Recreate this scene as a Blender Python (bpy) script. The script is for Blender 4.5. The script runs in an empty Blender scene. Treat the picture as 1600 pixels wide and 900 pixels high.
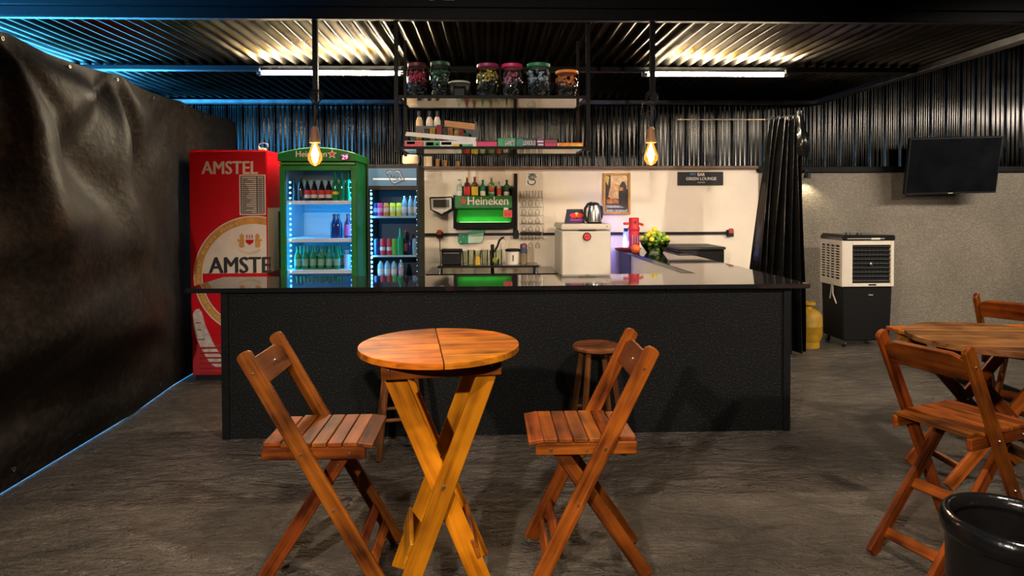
import bpy, bmesh, math, random
from mathutils import Vector, Matrix
random.seed(7)
S = bpy.context.scene
COL = S.collection
PI = math.pi
R = math.radians

# ------------------------------------------------------------------ camera
EYE = Vector((0, 0, 1.62))
ROT = Matrix.Rotation(R(-2.0), 3, 'Z') @ Matrix.Rotation(PI/2 - R(1.2), 3, 'X') @ Matrix.Rotation(R(-0.2), 3, 'Z')
cd = bpy.data.cameras.new('camera')
cam = bpy.data.objects.new('camera', cd)
COL.objects.link(cam)
cam.matrix_world = Matrix.Translation(EYE) @ ROT.to_4x4()
cd.sensor_width = 36
cd.lens = 22.5
cd.shift_y = -111/1600
cd.clip_start = 0.05
S.camera = cam

# ------------------------------------------------------------------ world and exposure
w = bpy.data.worlds.new('night')
S.world = w
w.use_nodes = True
w.node_tree.nodes['Background'].inputs[0].default_value = (0.010, 0.012, 0.016, 1)
w.node_tree.nodes['Background'].inputs[1].default_value = 0.6
S.view_settings.view_transform = 'Standard'
S.view_settings.look = 'None'
S.view_settings.exposure = 0.0
S.view_settings.gamma = 1.0


def light(name, kind, loc, power, color, aim=None, size=0.2, size_y=None, angle=None, blend=0.5, parent=None):
    ld = bpy.data.lights.new(name, kind)
    ld.energy = power
    ld.color = color
    if kind == 'AREA':
        ld.size = size
        if size_y:
            ld.shape = 'RECTANGLE'
            ld.size_y = size_y
    else:
        ld.shadow_soft_size = size
    if kind == 'SPOT':
        ld.spot_size = angle or R(100)
        ld.spot_blend = blend
    o = bpy.data.objects.new(name, ld)
    COL.objects.link(o)
    o.location = loc
    if aim is not None:
        o.rotation_euler = (Vector(aim) - Vector(loc)).to_track_quat('-Z', 'Y').to_euler()
    if parent:
        o.parent = parent
    return o


WARM = (1.0, 0.80, 0.58)
NEUT = (1.0, 0.87, 0.72)
BLUE = (0.05, 0.42, 1.0)
# ceiling spots of the room in front of the bar (behind and above the camera)
light('ceiling_spot', 'SPOT', (-1.5, -1.1, 2.65), 820, NEUT, aim=(0.0, 3.3, 0.38), size=0.05, angle=R(70), blend=0.5)
light('ceiling_spot', 'SPOT', (-0.5, 1.2, 3.7), 330, NEUT, aim=(-0.6, 2.9, 0.6), size=0.06, angle=R(46), blend=0.6)
light('ceiling_spot', 'SPOT', (1.5, 0.9, 3.7), 560, NEUT, aim=(1.1, 3.1, 0.0), size=0.08, angle=R(88), blend=0.7)
light('ceiling_spot', 'SPOT', (5.0, 1.7, 3.1), 800, NEUT, aim=(3.7, 5.3, 0.1), size=0.08, angle=R(80), blend=0.8)
light('side_tube', 'AREA', (7.3, 5.0, 3.08), 140, NEUT, aim=(6.3, 8.1, 1.2), size=2.6, size_y=0.06)
# blue flood lights outside, behind the tarpaulin on the left
light('blue_flood', 'AREA', (-3.7, 5.0, 2.35), 1300, BLUE, size=0.3, size_y=5.0).rotation_euler = (PI, 0, 0)
light('blue_flood', 'AREA', (-3.4, 4.0, 0.9), 110, BLUE, size=0.3, size_y=5.0).rotation_euler = (0, R(25), 0)

light('blue_flood', 'AREA', (-4.3, 6.3, 2.55), 75, BLUE, aim=(-2.0, 8.1, 2.6), size=0.4, size_y=0.4)

# ------------------------------------------------------------------ helpers


def at(px, py, Y=None, z=None, X=None):
    """point of the place seen at a photograph pixel, on the plane given (used as a measuring aid)"""
    d = ROT @ Vector(((px-800)/1000, -(py-339)/1000, -1))
    t = Y/d.y if Y is not None else ((z-EYE.z)/d.z if z is not None else X/d.x)
    return EYE + d*t


def XA(px, Y):
    return at(px, 318, Y=Y).x


def ZA(py, Y, px=765):
    return at(px, py, Y=Y).z


MATS = {}


def nodes_of(name):
    m = bpy.data.materials.new(name)
    m.use_nodes = True
    nt = m.node_tree
    return m, nt, nt.nodes['Principled BSDF'], nt.nodes, nt.links


def M(name, c, r=0.5, metal=0.0, var=0.12, scale=9, bump=0.0, bscale=80, coat=0.0, spec=0.5, emit=None, es=0.0, rvar=0.0, trans=0.0):
    if name in MATS:
        return MATS[name]
    if metal == 0 and 0.28 <= r <= 0.5:      # painted and printed surfaces are satin, not glossy
        r += 0.2
    m, nt, b, N, L = nodes_of(name)
    tc = N.new('ShaderNodeTexCoord')
    nz = N.new('ShaderNodeTexNoise')
    nz.inputs['Scale'].default_value = scale
    nz.inputs['Detail'].default_value = 5
    L.new(tc.outputs['Object'], nz.inputs['Vector'])
    rp = N.new('ShaderNodeValToRGB')
    rp.color_ramp.elements[0].position = 0.3
    rp.color_ramp.elements[1].position = 0.7
    rp.color_ramp.elements[0].color = (*[x*(1-var) for x in c], 1)
    rp.color_ramp.elements[1].color = (*[min(1, x*(1+var)) for x in c], 1)
    L.new(nz.outputs['Fac'], rp.inputs['Fac'])
    L.new(rp.outputs['Color'], b.inputs['Base Color'])
    b.inputs['Roughness'].default_value = r
    if rvar:
        mr = N.new('ShaderNodeMapRange')
        mr.inputs[3].default_value = max(0.02, r-rvar)
        mr.inputs[4].default_value = min(1, r+rvar)
        L.new(nz.outputs['Fac'], mr.inputs[0])
        L.new(mr.outputs[0], b.inputs['Roughness'])
    b.inputs['Metallic'].default_value = metal
    b.inputs['Coat Weight'].default_value = coat
    b.inputs['Coat Roughness'].default_value = 0.08
    b.inputs['Specular IOR Level'].default_value = spec
    b.inputs['Transmission Weight'].default_value = trans
    if emit:
        b.inputs['Emission Color'].default_value = (*emit, 1)
        b.inputs['Emission Strength'].default_value = es
    if bump:
        n2 = N.new('ShaderNodeTexNoise')
        n2.inputs['Scale'].default_value = bscale
        n2.inputs['Detail'].default_value = 6
        L.new(tc.outputs['Object'], n2.inputs['Vector'])
        bp = N.new('ShaderNodeBump')
        bp.inputs['Strength'].default_value = bump
        bp.inputs['Distance'].default_value = 0.01
        L.new(n2.outputs['Fac'], bp.inputs['Height'])
        L.new(bp.outputs['Normal'], b.inputs['Normal'])
    MATS[name] = m
    return m


def GLASS(name, tint=(0.95, 0.97, 0.97), rough=0.02, ior=1.45, minref=0.03):
    if name in MATS:
        return MATS[name]
    m, nt, b, N, L = nodes_of(name)
    N.remove(b)
    tr = N.new('ShaderNodeBsdfTransparent')
    tr.inputs[0].default_value = (*tint, 1)
    gl = N.new('ShaderNodeBsdfGlossy')
    gl.inputs['Roughness'].default_value = rough
    fr = N.new('ShaderNodeFresnel')
    fr.inputs[0].default_value = ior
    ad = N.new('ShaderNodeMath')
    ad.inputs[1].default_value = minref
    L.new(fr.outputs[0], ad.inputs[0])
    mx = N.new('ShaderNodeMixShader')
    L.new(ad.outputs[0], mx.inputs[0])
    L.new(tr.outputs[0], mx.inputs[1])
    L.new(gl.outputs[0], mx.inputs[2])
    L.new(mx.outputs[0], N['Material Output'].inputs[0])
    MATS[name] = m
    return m


def EMIT(name, c, s):
    return M(name, (0.8, 0.8, 0.8), r=0.5, var=0.02, emit=c, es=s)


def WOOD(name, c1, c2, rough=0.3, coat=0.35, grain=1.0, bump=0.04):
    """varnished wood: long grain along the board's own X axis, each board its own tone"""
    m, nt, b, N, L = nodes_of(name)
    tc = N.new('ShaderNodeTexCoord')
    oi = N.new('ShaderNodeObjectInfo')
    ad = N.new('ShaderNodeVectorMath')
    sc = N.new('ShaderNodeVectorMath')
    sc.operation = 'SCALE'
    sc.inputs[0].default_value = (7.1, 3.3, 5.7)
    L.new(oi.outputs['Random'], sc.inputs['Scale'])
    L.new(tc.outputs['Object'], ad.inputs[0])
    L.new(sc.outputs[0], ad.inputs[1])
    mp = N.new('ShaderNodeMapping')
    mp.inputs['Scale'].default_value = (2.2, 30*grain, 30*grain)
    L.new(ad.outputs[0], mp.inputs['Vector'])
    nz = N.new('ShaderNodeTexNoise')
    nz.inputs['Scale'].default_value = 1.0
    nz.inputs['Detail'].default_value = 7
    nz.inputs['Distortion'].default_value = 0.6
    L.new(mp.outputs[0], nz.inputs['Vector'])
    n2 = N.new('ShaderNodeTexNoise')
    n2.inputs['Scale'].default_value = 6
    L.new(ad.outputs[0], n2.inputs['Vector'])
    mixf = N.new('ShaderNodeMath')
    mixf.operation = 'MULTIPLY_ADD'
    mixf.inputs[1].default_value = 0.55
    L.new(nz.outputs['Fac'], mixf.inputs[0])
    m2 = N.new('ShaderNodeMath')
    m2.operation = 'MULTIPLY'
    m2.inputs[1].default_value = 0.45
    L.new(n2.outputs['Fac'], m2.inputs[0])
    L.new(m2.outputs[0], mixf.inputs[2])
    rp = N.new('ShaderNodeValToRGB')
    rp.color_ramp.elements[0].position = 0.36
    rp.color_ramp.elements[1].position = 0.62
    rp.color_ramp.elements[0].color = (*c1, 1)
    rp.color_ramp.elements[1].color = (*c2, 1)
    L.new(mixf.outputs[0], rp.inputs['Fac'])
    hs = N.new('ShaderNodeHueSaturation')
    mr = N.new('ShaderNodeMapRange')
    mr.inputs[3].default_value = 0.70
    mr.inputs[4].default_value = 1.30
    L.new(oi.outputs['Random'], mr.inputs[0])
    L.new(mr.outputs[0], hs.inputs['Value'])
    mh = N.new('ShaderNodeMapRange')
    mh.inputs[3].default_value = 0.495
    mh.inputs[4].default_value = 0.510
    ml = N.new('ShaderNodeMath')
    ml.operation = 'FRACT'
    mm = N.new('ShaderNodeMath')
    mm.operation = 'MULTIPLY'
    mm.inputs[1].default_value = 13.7
    L.new(oi.outputs['Random'], mm.inputs[0])
    L.new(mm.outputs[0], ml.inputs[0])
    L.new(ml.outputs[0], mh.inputs[0])
    L.new(mh.outputs[0], hs.inputs['Hue'])
    L.new(rp.outputs['Color'], hs.inputs['Color'])
    L.new(hs.outputs['Color'], b.inputs['Base Color'])
    b.inputs['Roughness'].default_value = rough
    b.inputs['Specular IOR Level'].default_value = 0.12
    b.inputs['Coat Weight'].default_value = coat
    b.inputs['Coat Roughness'].default_value = 0.12
    bp = N.new('ShaderNodeBump')
    bp.inputs['Strength'].default_value = bump
    bp.inputs['Distance'].default_value = 0.002
    L.new(nz.outputs['Fac'], bp.inputs['Height'])
    L.new(bp.outputs['Normal'], b.inputs['Normal'])
    MATS[name] = m
    return m


class MB:
    def __init__(s):
        s.bm = bmesh.new()

    def box(s, x0, x1, y0, y1, z0, z1, mi=0):
        vs = [s.bm.verts.new(p) for p in ((x0, y0, z0), (x1, y0, z0), (x1, y1, z0), (x0, y1, z0), (x0, y0, z1), (x1, y0, z1), (x1, y1, z1), (x0, y1, z1))]
        for f in ((3, 2, 1, 0), (4, 5, 6, 7), (0, 1, 5, 4), (1, 2, 6, 5), (2, 3, 7, 6), (3, 0, 4, 7)):
            s.bm.faces.new([vs[i] for i in f]).material_index = mi
        return s

    def cbox(s, c, d, rot=None):
        vs = []
        for dz in (-.5, .5):
            for dx, dy in ((-.5, -.5), (.5, -.5), (.5, .5), (-.5, .5)):
                v = Vector((dx*d[0], dy*d[1], dz*d[2]))
                if rot is not None:
                    v = rot @ v
                vs.append(s.bm.verts.new(Vector(c)+v))
        for f in ((3, 2, 1, 0), (4, 5, 6, 7), (0, 1, 5, 4), (1, 2, 6, 5), (2, 3, 7, 6), (3, 0, 4, 7)):
            s.bm.faces.new([vs[i] for i in f])
        return s

    def cyl(s, p, q, r1, r2=None, n=12, caps=True):
        p, q = Vector(p), Vector(q)
        r2 = r1 if r2 is None else r2
        d = (q-p).normalized()
        a = d.orthogonal().normalized()
        b = d.cross(a)
        A, B = [], []
        for i in range(n):
            t = 2*PI*i/n
            o = a*math.cos(t)+b*math.sin(t)
            A.append(s.bm.verts.new(p+o*r1))
            B.append(s.bm.verts.new(q+o*r2))
        for i in range(n):
            j = (i+1) % n
            s.bm.faces.new((A[i], A[j], B[j], B[i]))
        if caps:
            s.bm.faces.new(A[::-1])
            s.bm.faces.new(B)
        return s

    def lathe(s, prof, c=(0, 0, 0), n=16, sx=1, sy=1):
        rings = []
        c = Vector(c)
        for r, z in prof:
            if r < 1e-6:
                rings.append([s.bm.verts.new(c+Vector((0, 0, z)))])
            else:
                rings.append([s.bm.verts.new(c+Vector((r*sx*math.cos(2*PI*i/n), r*sy*math.sin(2*PI*i/n), z))) for i in range(n)])
        for a, b in zip(rings, rings[1:]):
            for i in range(n):
                j = (i+1) % n
                if len(a) == 1 and len(b) == 1:
                    break
                if len(a) == 1:
                    s.bm.faces.new((a[0], b[j], b[i]))
                elif len(b) == 1:
                    s.bm.faces.new((a[i], a[j], b[0]))
                else:
                    s.bm.faces.new((a[i], a[j], b[j], b[i]))
        return s

    def prism(s, pts, y0, y1, axis='y'):
        """polygon in (u,v) extruded: axis y -> (u, y, v); axis z -> (u, v, z); axis x -> (x, u, v)"""
        def P(u, v, t):
            return (u, t, v) if axis == 'y' else ((u, v, t) if axis == 'z' else (t, u, v))
        a = [s.bm.verts.new(P(u, v, y0)) for u, v in pts]
        b = [s.bm.verts.new(P(u, v, y1)) for u, v in pts]
        n = len(pts)
        s.bm.faces.new(a)
        s.bm.faces.new(b[::-1])
        for i in range(n):
            j = (i+1) % n
            s.bm.faces.new((a[j], a[i], b[i], b[j]))
        return s

    def tube(s, pts, r, n=6):
        pts = [Vector(p) for p in pts]
        rings = []
        ref = None
        for i, p in enumerate(pts):
            d = (pts[min(i+1, len(pts)-1)]-pts[max(i-1, 0)]).normalized()
            if ref is None:
                ref = d.orthogonal().normalized()
            ref = (ref - d*ref.dot(d))
            ref = ref.normalized() if ref.length > 1e-6 else d.orthogonal().normalized()
            b = d.cross(ref)
            rings.append([s.bm.verts.new(p+(ref*math.cos(2*PI*k/n)+b*math.sin(2*PI*k/n))*r) for k in range(n)])
        for A, B in zip(rings, rings[1:]):
            for k in range(n):
                j = (k+1) % n
                s.bm.faces.new((A[k], A[j], B[j], B[k]))
        s.bm.faces.new(rings[0][::-1])
        s.bm.faces.new(rings[-1])
        return s

    def grid(s, fn, nu, nv):
        g = [[s.bm.verts.new(fn(i/nu, j/nv)) for j in range(nv+1)] for i in range(nu+1)]
        for i in range(nu):
            for j in range(nv):
                s.bm.faces.new((g[i][j], g[i+1][j], g[i+1][j+1], g[i][j+1]))
        return s

    def quad(s, *pts):
        s.bm.faces.new([s.bm.verts.new(p) for p in pts])
        return s

    def mesh(s, name, bev=0, smooth=False, seg=1):
        bmesh.ops.recalc_face_normals(s.bm, faces=s.bm.faces)
        if bev:
            es = [e for e in s.bm.edges if len(e.link_faces) == 2 and e.calc_face_angle(0) > 0.6]
            bmesh.ops.bevel(s.bm, geom=es, offset=bev, segments=seg, affect='EDGES', clamp_overlap=True)
        me = bpy.data.meshes.new(name)
        s.bm.to_mesh(me)
        s.bm.free()
        if smooth:
            for p in me.polygons:
                p.use_smooth = True
            if smooth != 'all':
                me.set_sharp_from_angle(angle=R(40))
        return me

    def build(s, name, mat, parent=None, bev=0, smooth=False, loc=None, seg=1, kind=None, label=None):
        return link(name, s.mesh(name, bev, smooth, seg), mat, parent, loc, kind, label)


def link(name, me, mat=None, parent=None, loc=None, kind=None, label=None):
    if mat is not None and not me.materials:
        me.materials.append(mat)
    o = bpy.data.objects.new(name, me)
    COL.objects.link(o)
    if parent:
        o.parent = parent
    if loc is not None:
        o.location = loc
    if kind:
        o['kind'] = kind
    if label:
        o['label'] = label
    return o


def tag(o, label, cat, group=None, kind=None):
    o['label'] = label
    o['category'] = cat
    if group:
        o['group'] = group
    if kind:
        o['kind'] = kind
    return o


def thing(name, label, cat, loc=(0, 0, 0), rz=0, group=None):
    o = bpy.data.objects.new(name, None)
    o.empty_display_size = 0.05
    COL.objects.link(o)
    o.location = loc
    o.rotation_euler = (0, 0, rz)
    return tag(o, label, cat, group)


def struct(o):
    o['kind'] = 'structure'
    return o


CACHE = {}


def shared(key, fn):
    if key not in CACHE:
        CACHE[key] = fn()
    return CACHE[key]


def board(name, p, q, wd, th, mat, parent, side=(0, 1, 0), bev=0.003, round_end=False, label=None):
    """plank from p to q; its thickness lies along `side`; own X axis runs along the grain"""
    p, q, side = Vector(p), Vector(q), Vector(side)
    x = (q-p)
    Ln = x.length
    x.normalize()
    zz = (side - x*side.dot(x)).normalized()
    yy = zz.cross(x)
    key = ('board', round(Ln, 4), wd, th, bev, round_end, mat.name)

    def mk():
        mb = MB()
        h = wd/2
        if round_end:
            pts = [(0, -h), (Ln-h*.6, -h)]
            for i in range(1, 8):
                a = -PI/2+PI*i/8
                pts.append((Ln-h*.6+h*.6*math.cos(a), h*math.sin(a)))
            pts += [(Ln-h*.6, h), (0, h)]
        else:
            pts = [(0, -h), (Ln, -h), (Ln, h), (0, h)]
        mb.prism(pts, -th/2, th/2, 'z')
        return mb.mesh(name, bev)
    o = link(name, shared(key, mk), mat, parent, label=label)
    mt = Matrix((x, yy, zz)).transposed().to_4x4()
    mt.translation = p
    o.matrix_local = mt
    return o


def text(name, s, width, mat, parent, loc, rot=(PI/2, 0, 0), height=None, bold=0.0, extrude=0.002, kind=None, arc=None, label=None):
    """raised lettering, scaled to the given width (and height)"""
    cu = bpy.data.curves.new(name, 'FONT')
    cu.body = s
    cu.size = 1
    cu.extrude = 0.0
    cu.resolution_u = 3
    cu.align_x = 'CENTER'
    tmp = bpy.data.objects.new(name, cu)
    COL.objects.link(tmp)
    dg = bpy.context.evaluated_depsgraph_get()
    me = bpy.data.meshes.new_from_object(tmp.evaluated_get(dg))
    bpy.data.objects.remove(tmp)
    xs = [v.co.x for v in me.vertices]
    ys = [v.co.y for v in me.vertices]
    sx = width/(max(xs)-min(xs))
    sy = height/(max(ys)-min(ys)) if height else sx
    cx = (max(xs)+min(xs))/2
    y0 = min(ys)
    for v in me.vertices:
        v.co = ((v.co.x-cx)*sx, (v.co.y-y0)*sy, 0)
    bm = bmesh.new()
    bm.from_mesh(me)
    if bold:
        base = bm.faces[:]
        for q in (-1, 1):
            dup = bmesh.ops.duplicate(bm, geom=base)
            for e in dup['geom']:
                if isinstance(e, bmesh.types.BMVert):
                    e.co.x += q*bold*sx
                    e.co.y += q*bold*.3*sy
                    e.co.z += q*.0008
    ret = bmesh.ops.extrude_face_region(bm, geom=bm.faces[:])
    for e in ret['geom']:
        if isinstance(e, bmesh.types.BMVert):
            e.co.z += extrude
    bmesh.ops.recalc_face_normals(bm, faces=bm.faces)
    bm.to_mesh(me)
    bm.free()
    me.materials.clear()
    o = link(name, me, mat, parent, loc, kind, label)
    o.rotation_euler = rot
    return o


# ------------------------------------------------------------------ materials
galv = M('galvanised_sheet', (0.034, 0.033, 0.031), r=0.30, metal=1, var=0.35, scale=3, rvar=0.08)
wallmetal = M('dark_metal_sheet', (0.024, 0.0232, 0.022), r=0.17, metal=1, var=0.4, scale=3, rvar=0.05)
blackmetal = M('black_painted_steel', (0.0035, 0.0035, 0.004), r=0.38, var=0.3, scale=20, bump=0.04, spec=0.15)
plaster = M('cream_plaster', (0.82, 0.72, 0.60), r=0.55, var=0.06, scale=2.2, bump=0.05, bscale=20)
brownwood = M('brown_ledge_paint', (0.16, 0.10, 0.07), r=0.5, var=0.25, scale=10)
granite = M('black_granite', (0.010, 0.010, 0.011), r=0.045, var=0.5, scale=160, spec=0.75)
rubber = M('black_rubber', (0.012, 0.012, 0.013), r=0.5, var=0.2)
plasticblack = M('black_plastic', (0.008, 0.008, 0.009), r=0.35, var=0.15, spec=0.3)
steel = M('brushed_steel', (0.62, 0.60, 0.58), r=0.25, metal=1, var=0.1)
for m_, f_ in ((galv, 0.42), (wallmetal, 0.35)):      # weak reflection at grazing angles
    m_.node_tree.nodes['Principled BSDF'].inputs['Specular Tint'].default_value = (f_, f_*.97, f_*.93, 1)
boltm = M('zinc_bolt', (0.55, 0.53, 0.50), r=0.3, metal=1)
white = M('white_enamel', (0.80, 0.74, 0.66), r=0.3, var=0.04, scale=4)
whitep = M('white_paper', (0.78, 0.74, 0.68), r=0.7, var=0.05)
clear = GLASS('clear_glass')
chairwood = WOOD('chair_wood', (0.036, 0.0065, 0.0015), (0.225, 0.050, 0.005), rough=0.48, coat=0.05)
tabletopwood = WOOD('tabletop_wood', (0.105, 0.022, 0.002), (0.46, 0.125, 0.006), rough=0.45, coat=0.18, bump=0.0)
goldwood = WOOD('table_leg_wood', (0.17, 0.048, 0.001), (0.48, 0.160, 0.004), rough=0.48, coat=0.08)
worndisc = WOOD('worn_tabletop_wood', (0.05, 0.016, 0.004), (0.20, 0.075, 0.024), rough=0.5, coat=0.1, bump=0.0)
stoolwood = WOOD('stool_wood', (0.05, 0.017, 0.006), (0.17, 0.06, 0.02), rough=0.25, coat=0.5)


def floor_material():
    m, nt, b, N, L = nodes_of('rough_dark_floor')
    tc = N.new('ShaderNodeTexCoord')
    big = N.new('ShaderNodeTexNoise')
    big.inputs['Scale'].default_value = 0.9
    big.inputs['Detail'].default_value = 8
    big.inputs['Roughness'].default_value = 0.65
    big.inputs['Distortion'].default_value = 0.8
    L.new(tc.outputs['Object'], big.inputs['Vector'])
    rp = N.new('ShaderNodeValToRGB')
    e = rp.color_ramp.elements
    e[0].position, e[0].color = 0.32, (0.036, 0.0285, 0.022, 1)
    e[1].position, e[1].color = 0.70, (0.165, 0.133, 0.104, 1)
    L.new(big.outputs['Fac'], rp.inputs['Fac'])
    fl = N.new('ShaderNodeTexVoronoi')
    fl.inputs['Scale'].default_value = 26
    L.new(tc.outputs['Object'], fl.inputs['Vector'])
    fr = N.new('ShaderNodeValToRGB')
    fr.color_ramp.elements[0].position, fr.color_ramp.elements[0].color = 0.0, (1, 1, 1, 1)
    fr.color_ramp.elements[1].position, fr.color_ramp.elements[1].color = 0.09, (0, 0, 0, 1)
    L.new(fl.outputs['Distance'], fr.inputs['Fac'])
    gt = N.new('ShaderNodeTexNoise')
    gt.inputs['Scale'].default_value = 5
    L.new(tc.outputs['Object'], gt.inputs['Vector'])
    gm = N.new('ShaderNodeMath')
    gm.operation = 'GREATER_THAN'
    gm.inputs[1].default_value = 0.56
    L.new(gt.outputs['Fac'], gm.inputs[0])
    mu = N.new('ShaderNodeMath')
    mu.operation = 'MULTIPLY'
    L.new(fr.outputs['Color'], mu.inputs[0])
    L.new(gm.outputs[0], mu.inputs[1])
    mx = N.new('ShaderNodeMix')
    mx.data_type = 'RGBA'
    L.new(mu.outputs[0], mx.inputs[0])
    L.new(rp.outputs['Color'], mx.inputs[6])
    mx.inputs[7].default_value = (0.17, 0.15, 0.13, 1)
    L.new(mx.outputs[2], b.inputs['Base Color'])
    b.inputs['Roughness'].default_value = 0.36
    # relief: crumpled ridges running across the room, thin cracks and grit
    def noise(scale, rot, sx, sy, detail, rough, dist, ridged):
        mp = N.new('ShaderNodeMapping')
        mp.inputs['Rotation'].default_value = (0, 0, R(rot))
        mp.inputs['Scale'].default_value = (sx, sy, 1)
        L.new(tc.outputs['Object'], mp.inputs['Vector'])
        n = N.new('ShaderNodeTexNoise')
        n.inputs['Scale'].default_value = scale
        n.inputs['Detail'].default_value = detail
        n.inputs['Roughness'].default_value = rough
        n.inputs['Distortion'].default_value = dist
        L.new(mp.outputs[0], n.inputs['Vector'])
        if not ridged:
            return n.outputs['Fac']
        a = N.new('ShaderNodeMath')
        a.operation = 'SUBTRACT'
        a.inputs[1].default_value = 0.5
        L.new(n.outputs['Fac'], a.inputs[0])
        c = N.new('ShaderNodeMath')
        c.operation = 'ABSOLUTE'
        L.new(a.outputs[0], c.inputs[0])
        return c.outputs[0]

    def madd(x, k, y):
        q = N.new('ShaderNodeMath')
        q.operation = 'MULTIPLY_ADD'
        q.inputs[1].default_value = k
        L.new(x, q.inputs[0])
        if y is None:
            q.inputs[2].default_value = 0
        else:
            L.new(y, q.inputs[2])
        return q.outputs[0]
    h = madd(noise(3.2, 24, 1, 2.6, 6, .6, .9, False), 0.9, None)
    h = madd(noise(7, 20, 1, 1.9, 5, .6, 1.5, True), -0.42, h)
    h = madd(noise(19, -15, 1, 1.3, 4, .55, 1.2, True), -0.20, h)
    h = madd(noise(60, 0, 1, 1, 3, .5, 0, False), 0.05, h)
    bp = N.new('ShaderNodeBump')
    bp.inputs['Strength'].default_value = 1.0
    bp.inputs['Distance'].default_value = 0.28
    L.new(h, bp.inputs['Height'])
    L.new(bp.outputs['Normal'], b.inputs['Normal'])
    MATS['floor'] = m
    return m


def speckled(name, base, speck, scale=70, thr=0.62, rough=0.6, bump=0.5, bdist=0.006, var=0.3):
    m, nt, b, N, L = nodes_of(name)
    tc = N.new('ShaderNodeTexCoord')
    n1 = N.new('ShaderNodeTexNoise')
    n1.inputs['Scale'].default_value = scale
    n1.inputs['Detail'].default_value = 4
    L.new(tc.outputs['Object'], n1.inputs['Vector'])
    rp = N.new('ShaderNodeValToRGB')
    rp.color_ramp.elements[0].position, rp.color_ramp.elements[0].color = thr-.12, (*base, 1)
    rp.color_ramp.elements[1].position, rp.color_ramp.elements[1].color = thr+.12, (*speck, 1)
    L.new(n1.outputs['Fac'], rp.inputs['Fac'])
    n2 = N.new('ShaderNodeTexNoise')
    n2.inputs['Scale'].default_value = 1.3
    n2.inputs['Detail'].default_value = 5
    L.new(tc.outputs['Object'], n2.inputs['Vector'])
    mr = N.new('ShaderNodeMapRange')
    mr.inputs[1].default_value = 0.3
    mr.inputs[2].default_value = 0.7
    mr.inputs[3].default_value = 1-var
    mr.inputs[4].default_value = 1+var
    L.new(n2.outputs['Fac'], mr.inputs[0])
    vm = N.new('ShaderNodeVectorMath')
    vm.operation = 'SCALE'
    L.new(rp.outputs['Color'], vm.inputs[0])
    L.new(mr.outputs[0], vm.inputs['Scale'])
    L.new(vm.outputs[0], b.inputs['Base Color'])
    b.inputs['Roughness'].default_value = rough
    bp = N.new('ShaderNodeBump')
    bp.inputs['Strength'].default_value = bump
    bp.inputs['Distance'].default_value = bdist
    L.new(n1.outputs['Fac'], bp.inputs['Height'])
    L.new(bp.outputs['Normal'], b.inputs['Normal'])
    MATS[name] = m
    return m


floorm = floor_material()
panelm = speckled('charcoal_textured_panel', (0.0032, 0.0033, 0.0033), (0.026, 0.026, 0.0245), scale=85, thr=0.66, bump=0.8)
panelm.node_tree.nodes['Principled BSDF'].inputs['Specular IOR Level'].default_value = 0.15
graywall = speckled('rough_grey_render', (0.175, 0.150, 0.113), (0.25, 0.215, 0.165), scale=55, thr=0.55, bump=0.8, bdist=0.012, var=0.18)
tarpm = speckled('black_tarpaulin', (0.0110, 0.0100, 0.0094), (0.0225, 0.0202, 0.0180), scale=22, thr=0.55, rough=0.55, bump=0.45, bdist=0.012)
vinyl = M('glossy_black_plastic_sheet', (0.005, 0.005, 0.005), r=0.16, var=0.3, bump=0.25, bscale=14)

# ------------------------------------------------------------------ the setting
WY = 8.1          # back wall
struct(MB().box(-6, 9, -2.5, 8.3, -0.1, 0).build('floor', floorm))
struct(MB().box(4.22, 8.6, 2.0, 6.55, 0, 0.12).build('floor', floorm, bev=0.01))
struct(MB().box(4.195, 4.22, 2.0, 6.57, 0, 0.125).build('trim_8', blackmetal))
struct(MB().box(-5.5, 3.45, WY, WY+.15, 0, 2.06).build('wall_back', plaster))
struct(MB().box(3.45, 9, WY-.02, WY+.15, 0, 2.0).build('wall_back', graywall))


def corrugated(span0, span1, prof, period):
    pts = []
    x = span0
    while x < span1:
        for u, v in prof:
            pts.append((x+u*period, v))
        x += period
    pts.append((x, prof[0][1]))
    return pts


# upper wall of black ribbed sheet: one deep rib and three small ones in every 0.2 m
def rib_height(u):
    d = abs((u-.10+.5) % 1-.5)
    if d < .13:
        return -.030*(.5+.5*math.cos(PI*d/.13))
    return .0045*math.cos(2*PI*(u-.23)/.87*3)-.0045


ribs = [(k/36, rib_height(k/36)) for k in range(36)]
mb = MB()
pts = corrugated(-5.5, 9, ribs, 0.2)
lo = [mb.bm.verts.new((x, WY+.03+v, 2.05)) for x, v in pts]
mid = [mb.bm.verts.new((x, WY+.03+v+.008*math.sin(x*5), 3.0)) for x, v in pts]
hi = [mb.bm.verts.new((x, WY+.03+v, 4.6)) for x, v in pts]
for a, b in ((lo, mid), (mid, hi)):
    for i in range(len(pts)-1):
        mb.bm.faces.new((a[i], a[i+1], b[i+1], b[i]))
struct(mb.build('wall_back', wallmetal, smooth='all'))
# corrugated roof over the bar, waves running away from the viewer
mb = MB()
wave = [(k/10, 0.022*math.cos(2*PI*k/10)) for k in range(10)]
pts = corrugated(-5.2, 4.2, wave, 0.105)
rows = []
for k in range(9):
    y = 4.565+(WY-4.5)*k/8
    rows.append([mb.bm.verts.new((x, y, 2.935+v+0.006*math.sin(x*3.1+k*1.7))) for x, v in pts])
for a, b in zip(rows, rows[1:]):
    for i in range(len(pts)-1):
        mb.bm.faces.new((a[i], a[i+1], b[i+1], b[i]))
struct(mb.build('ceiling', galv, smooth='all'))
struct(MB().box(-6, 9, -2.5, WY+.15, 4.6, 4.7).build('ceiling', blackmetal))
struct(MB().box(-5.9, -5.8, -2.5, 8.3, -0.1, 4.6).build('wall_left', M('outer_wall', (0.3, 0.3, 0.3), r=0.8)))
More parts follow.
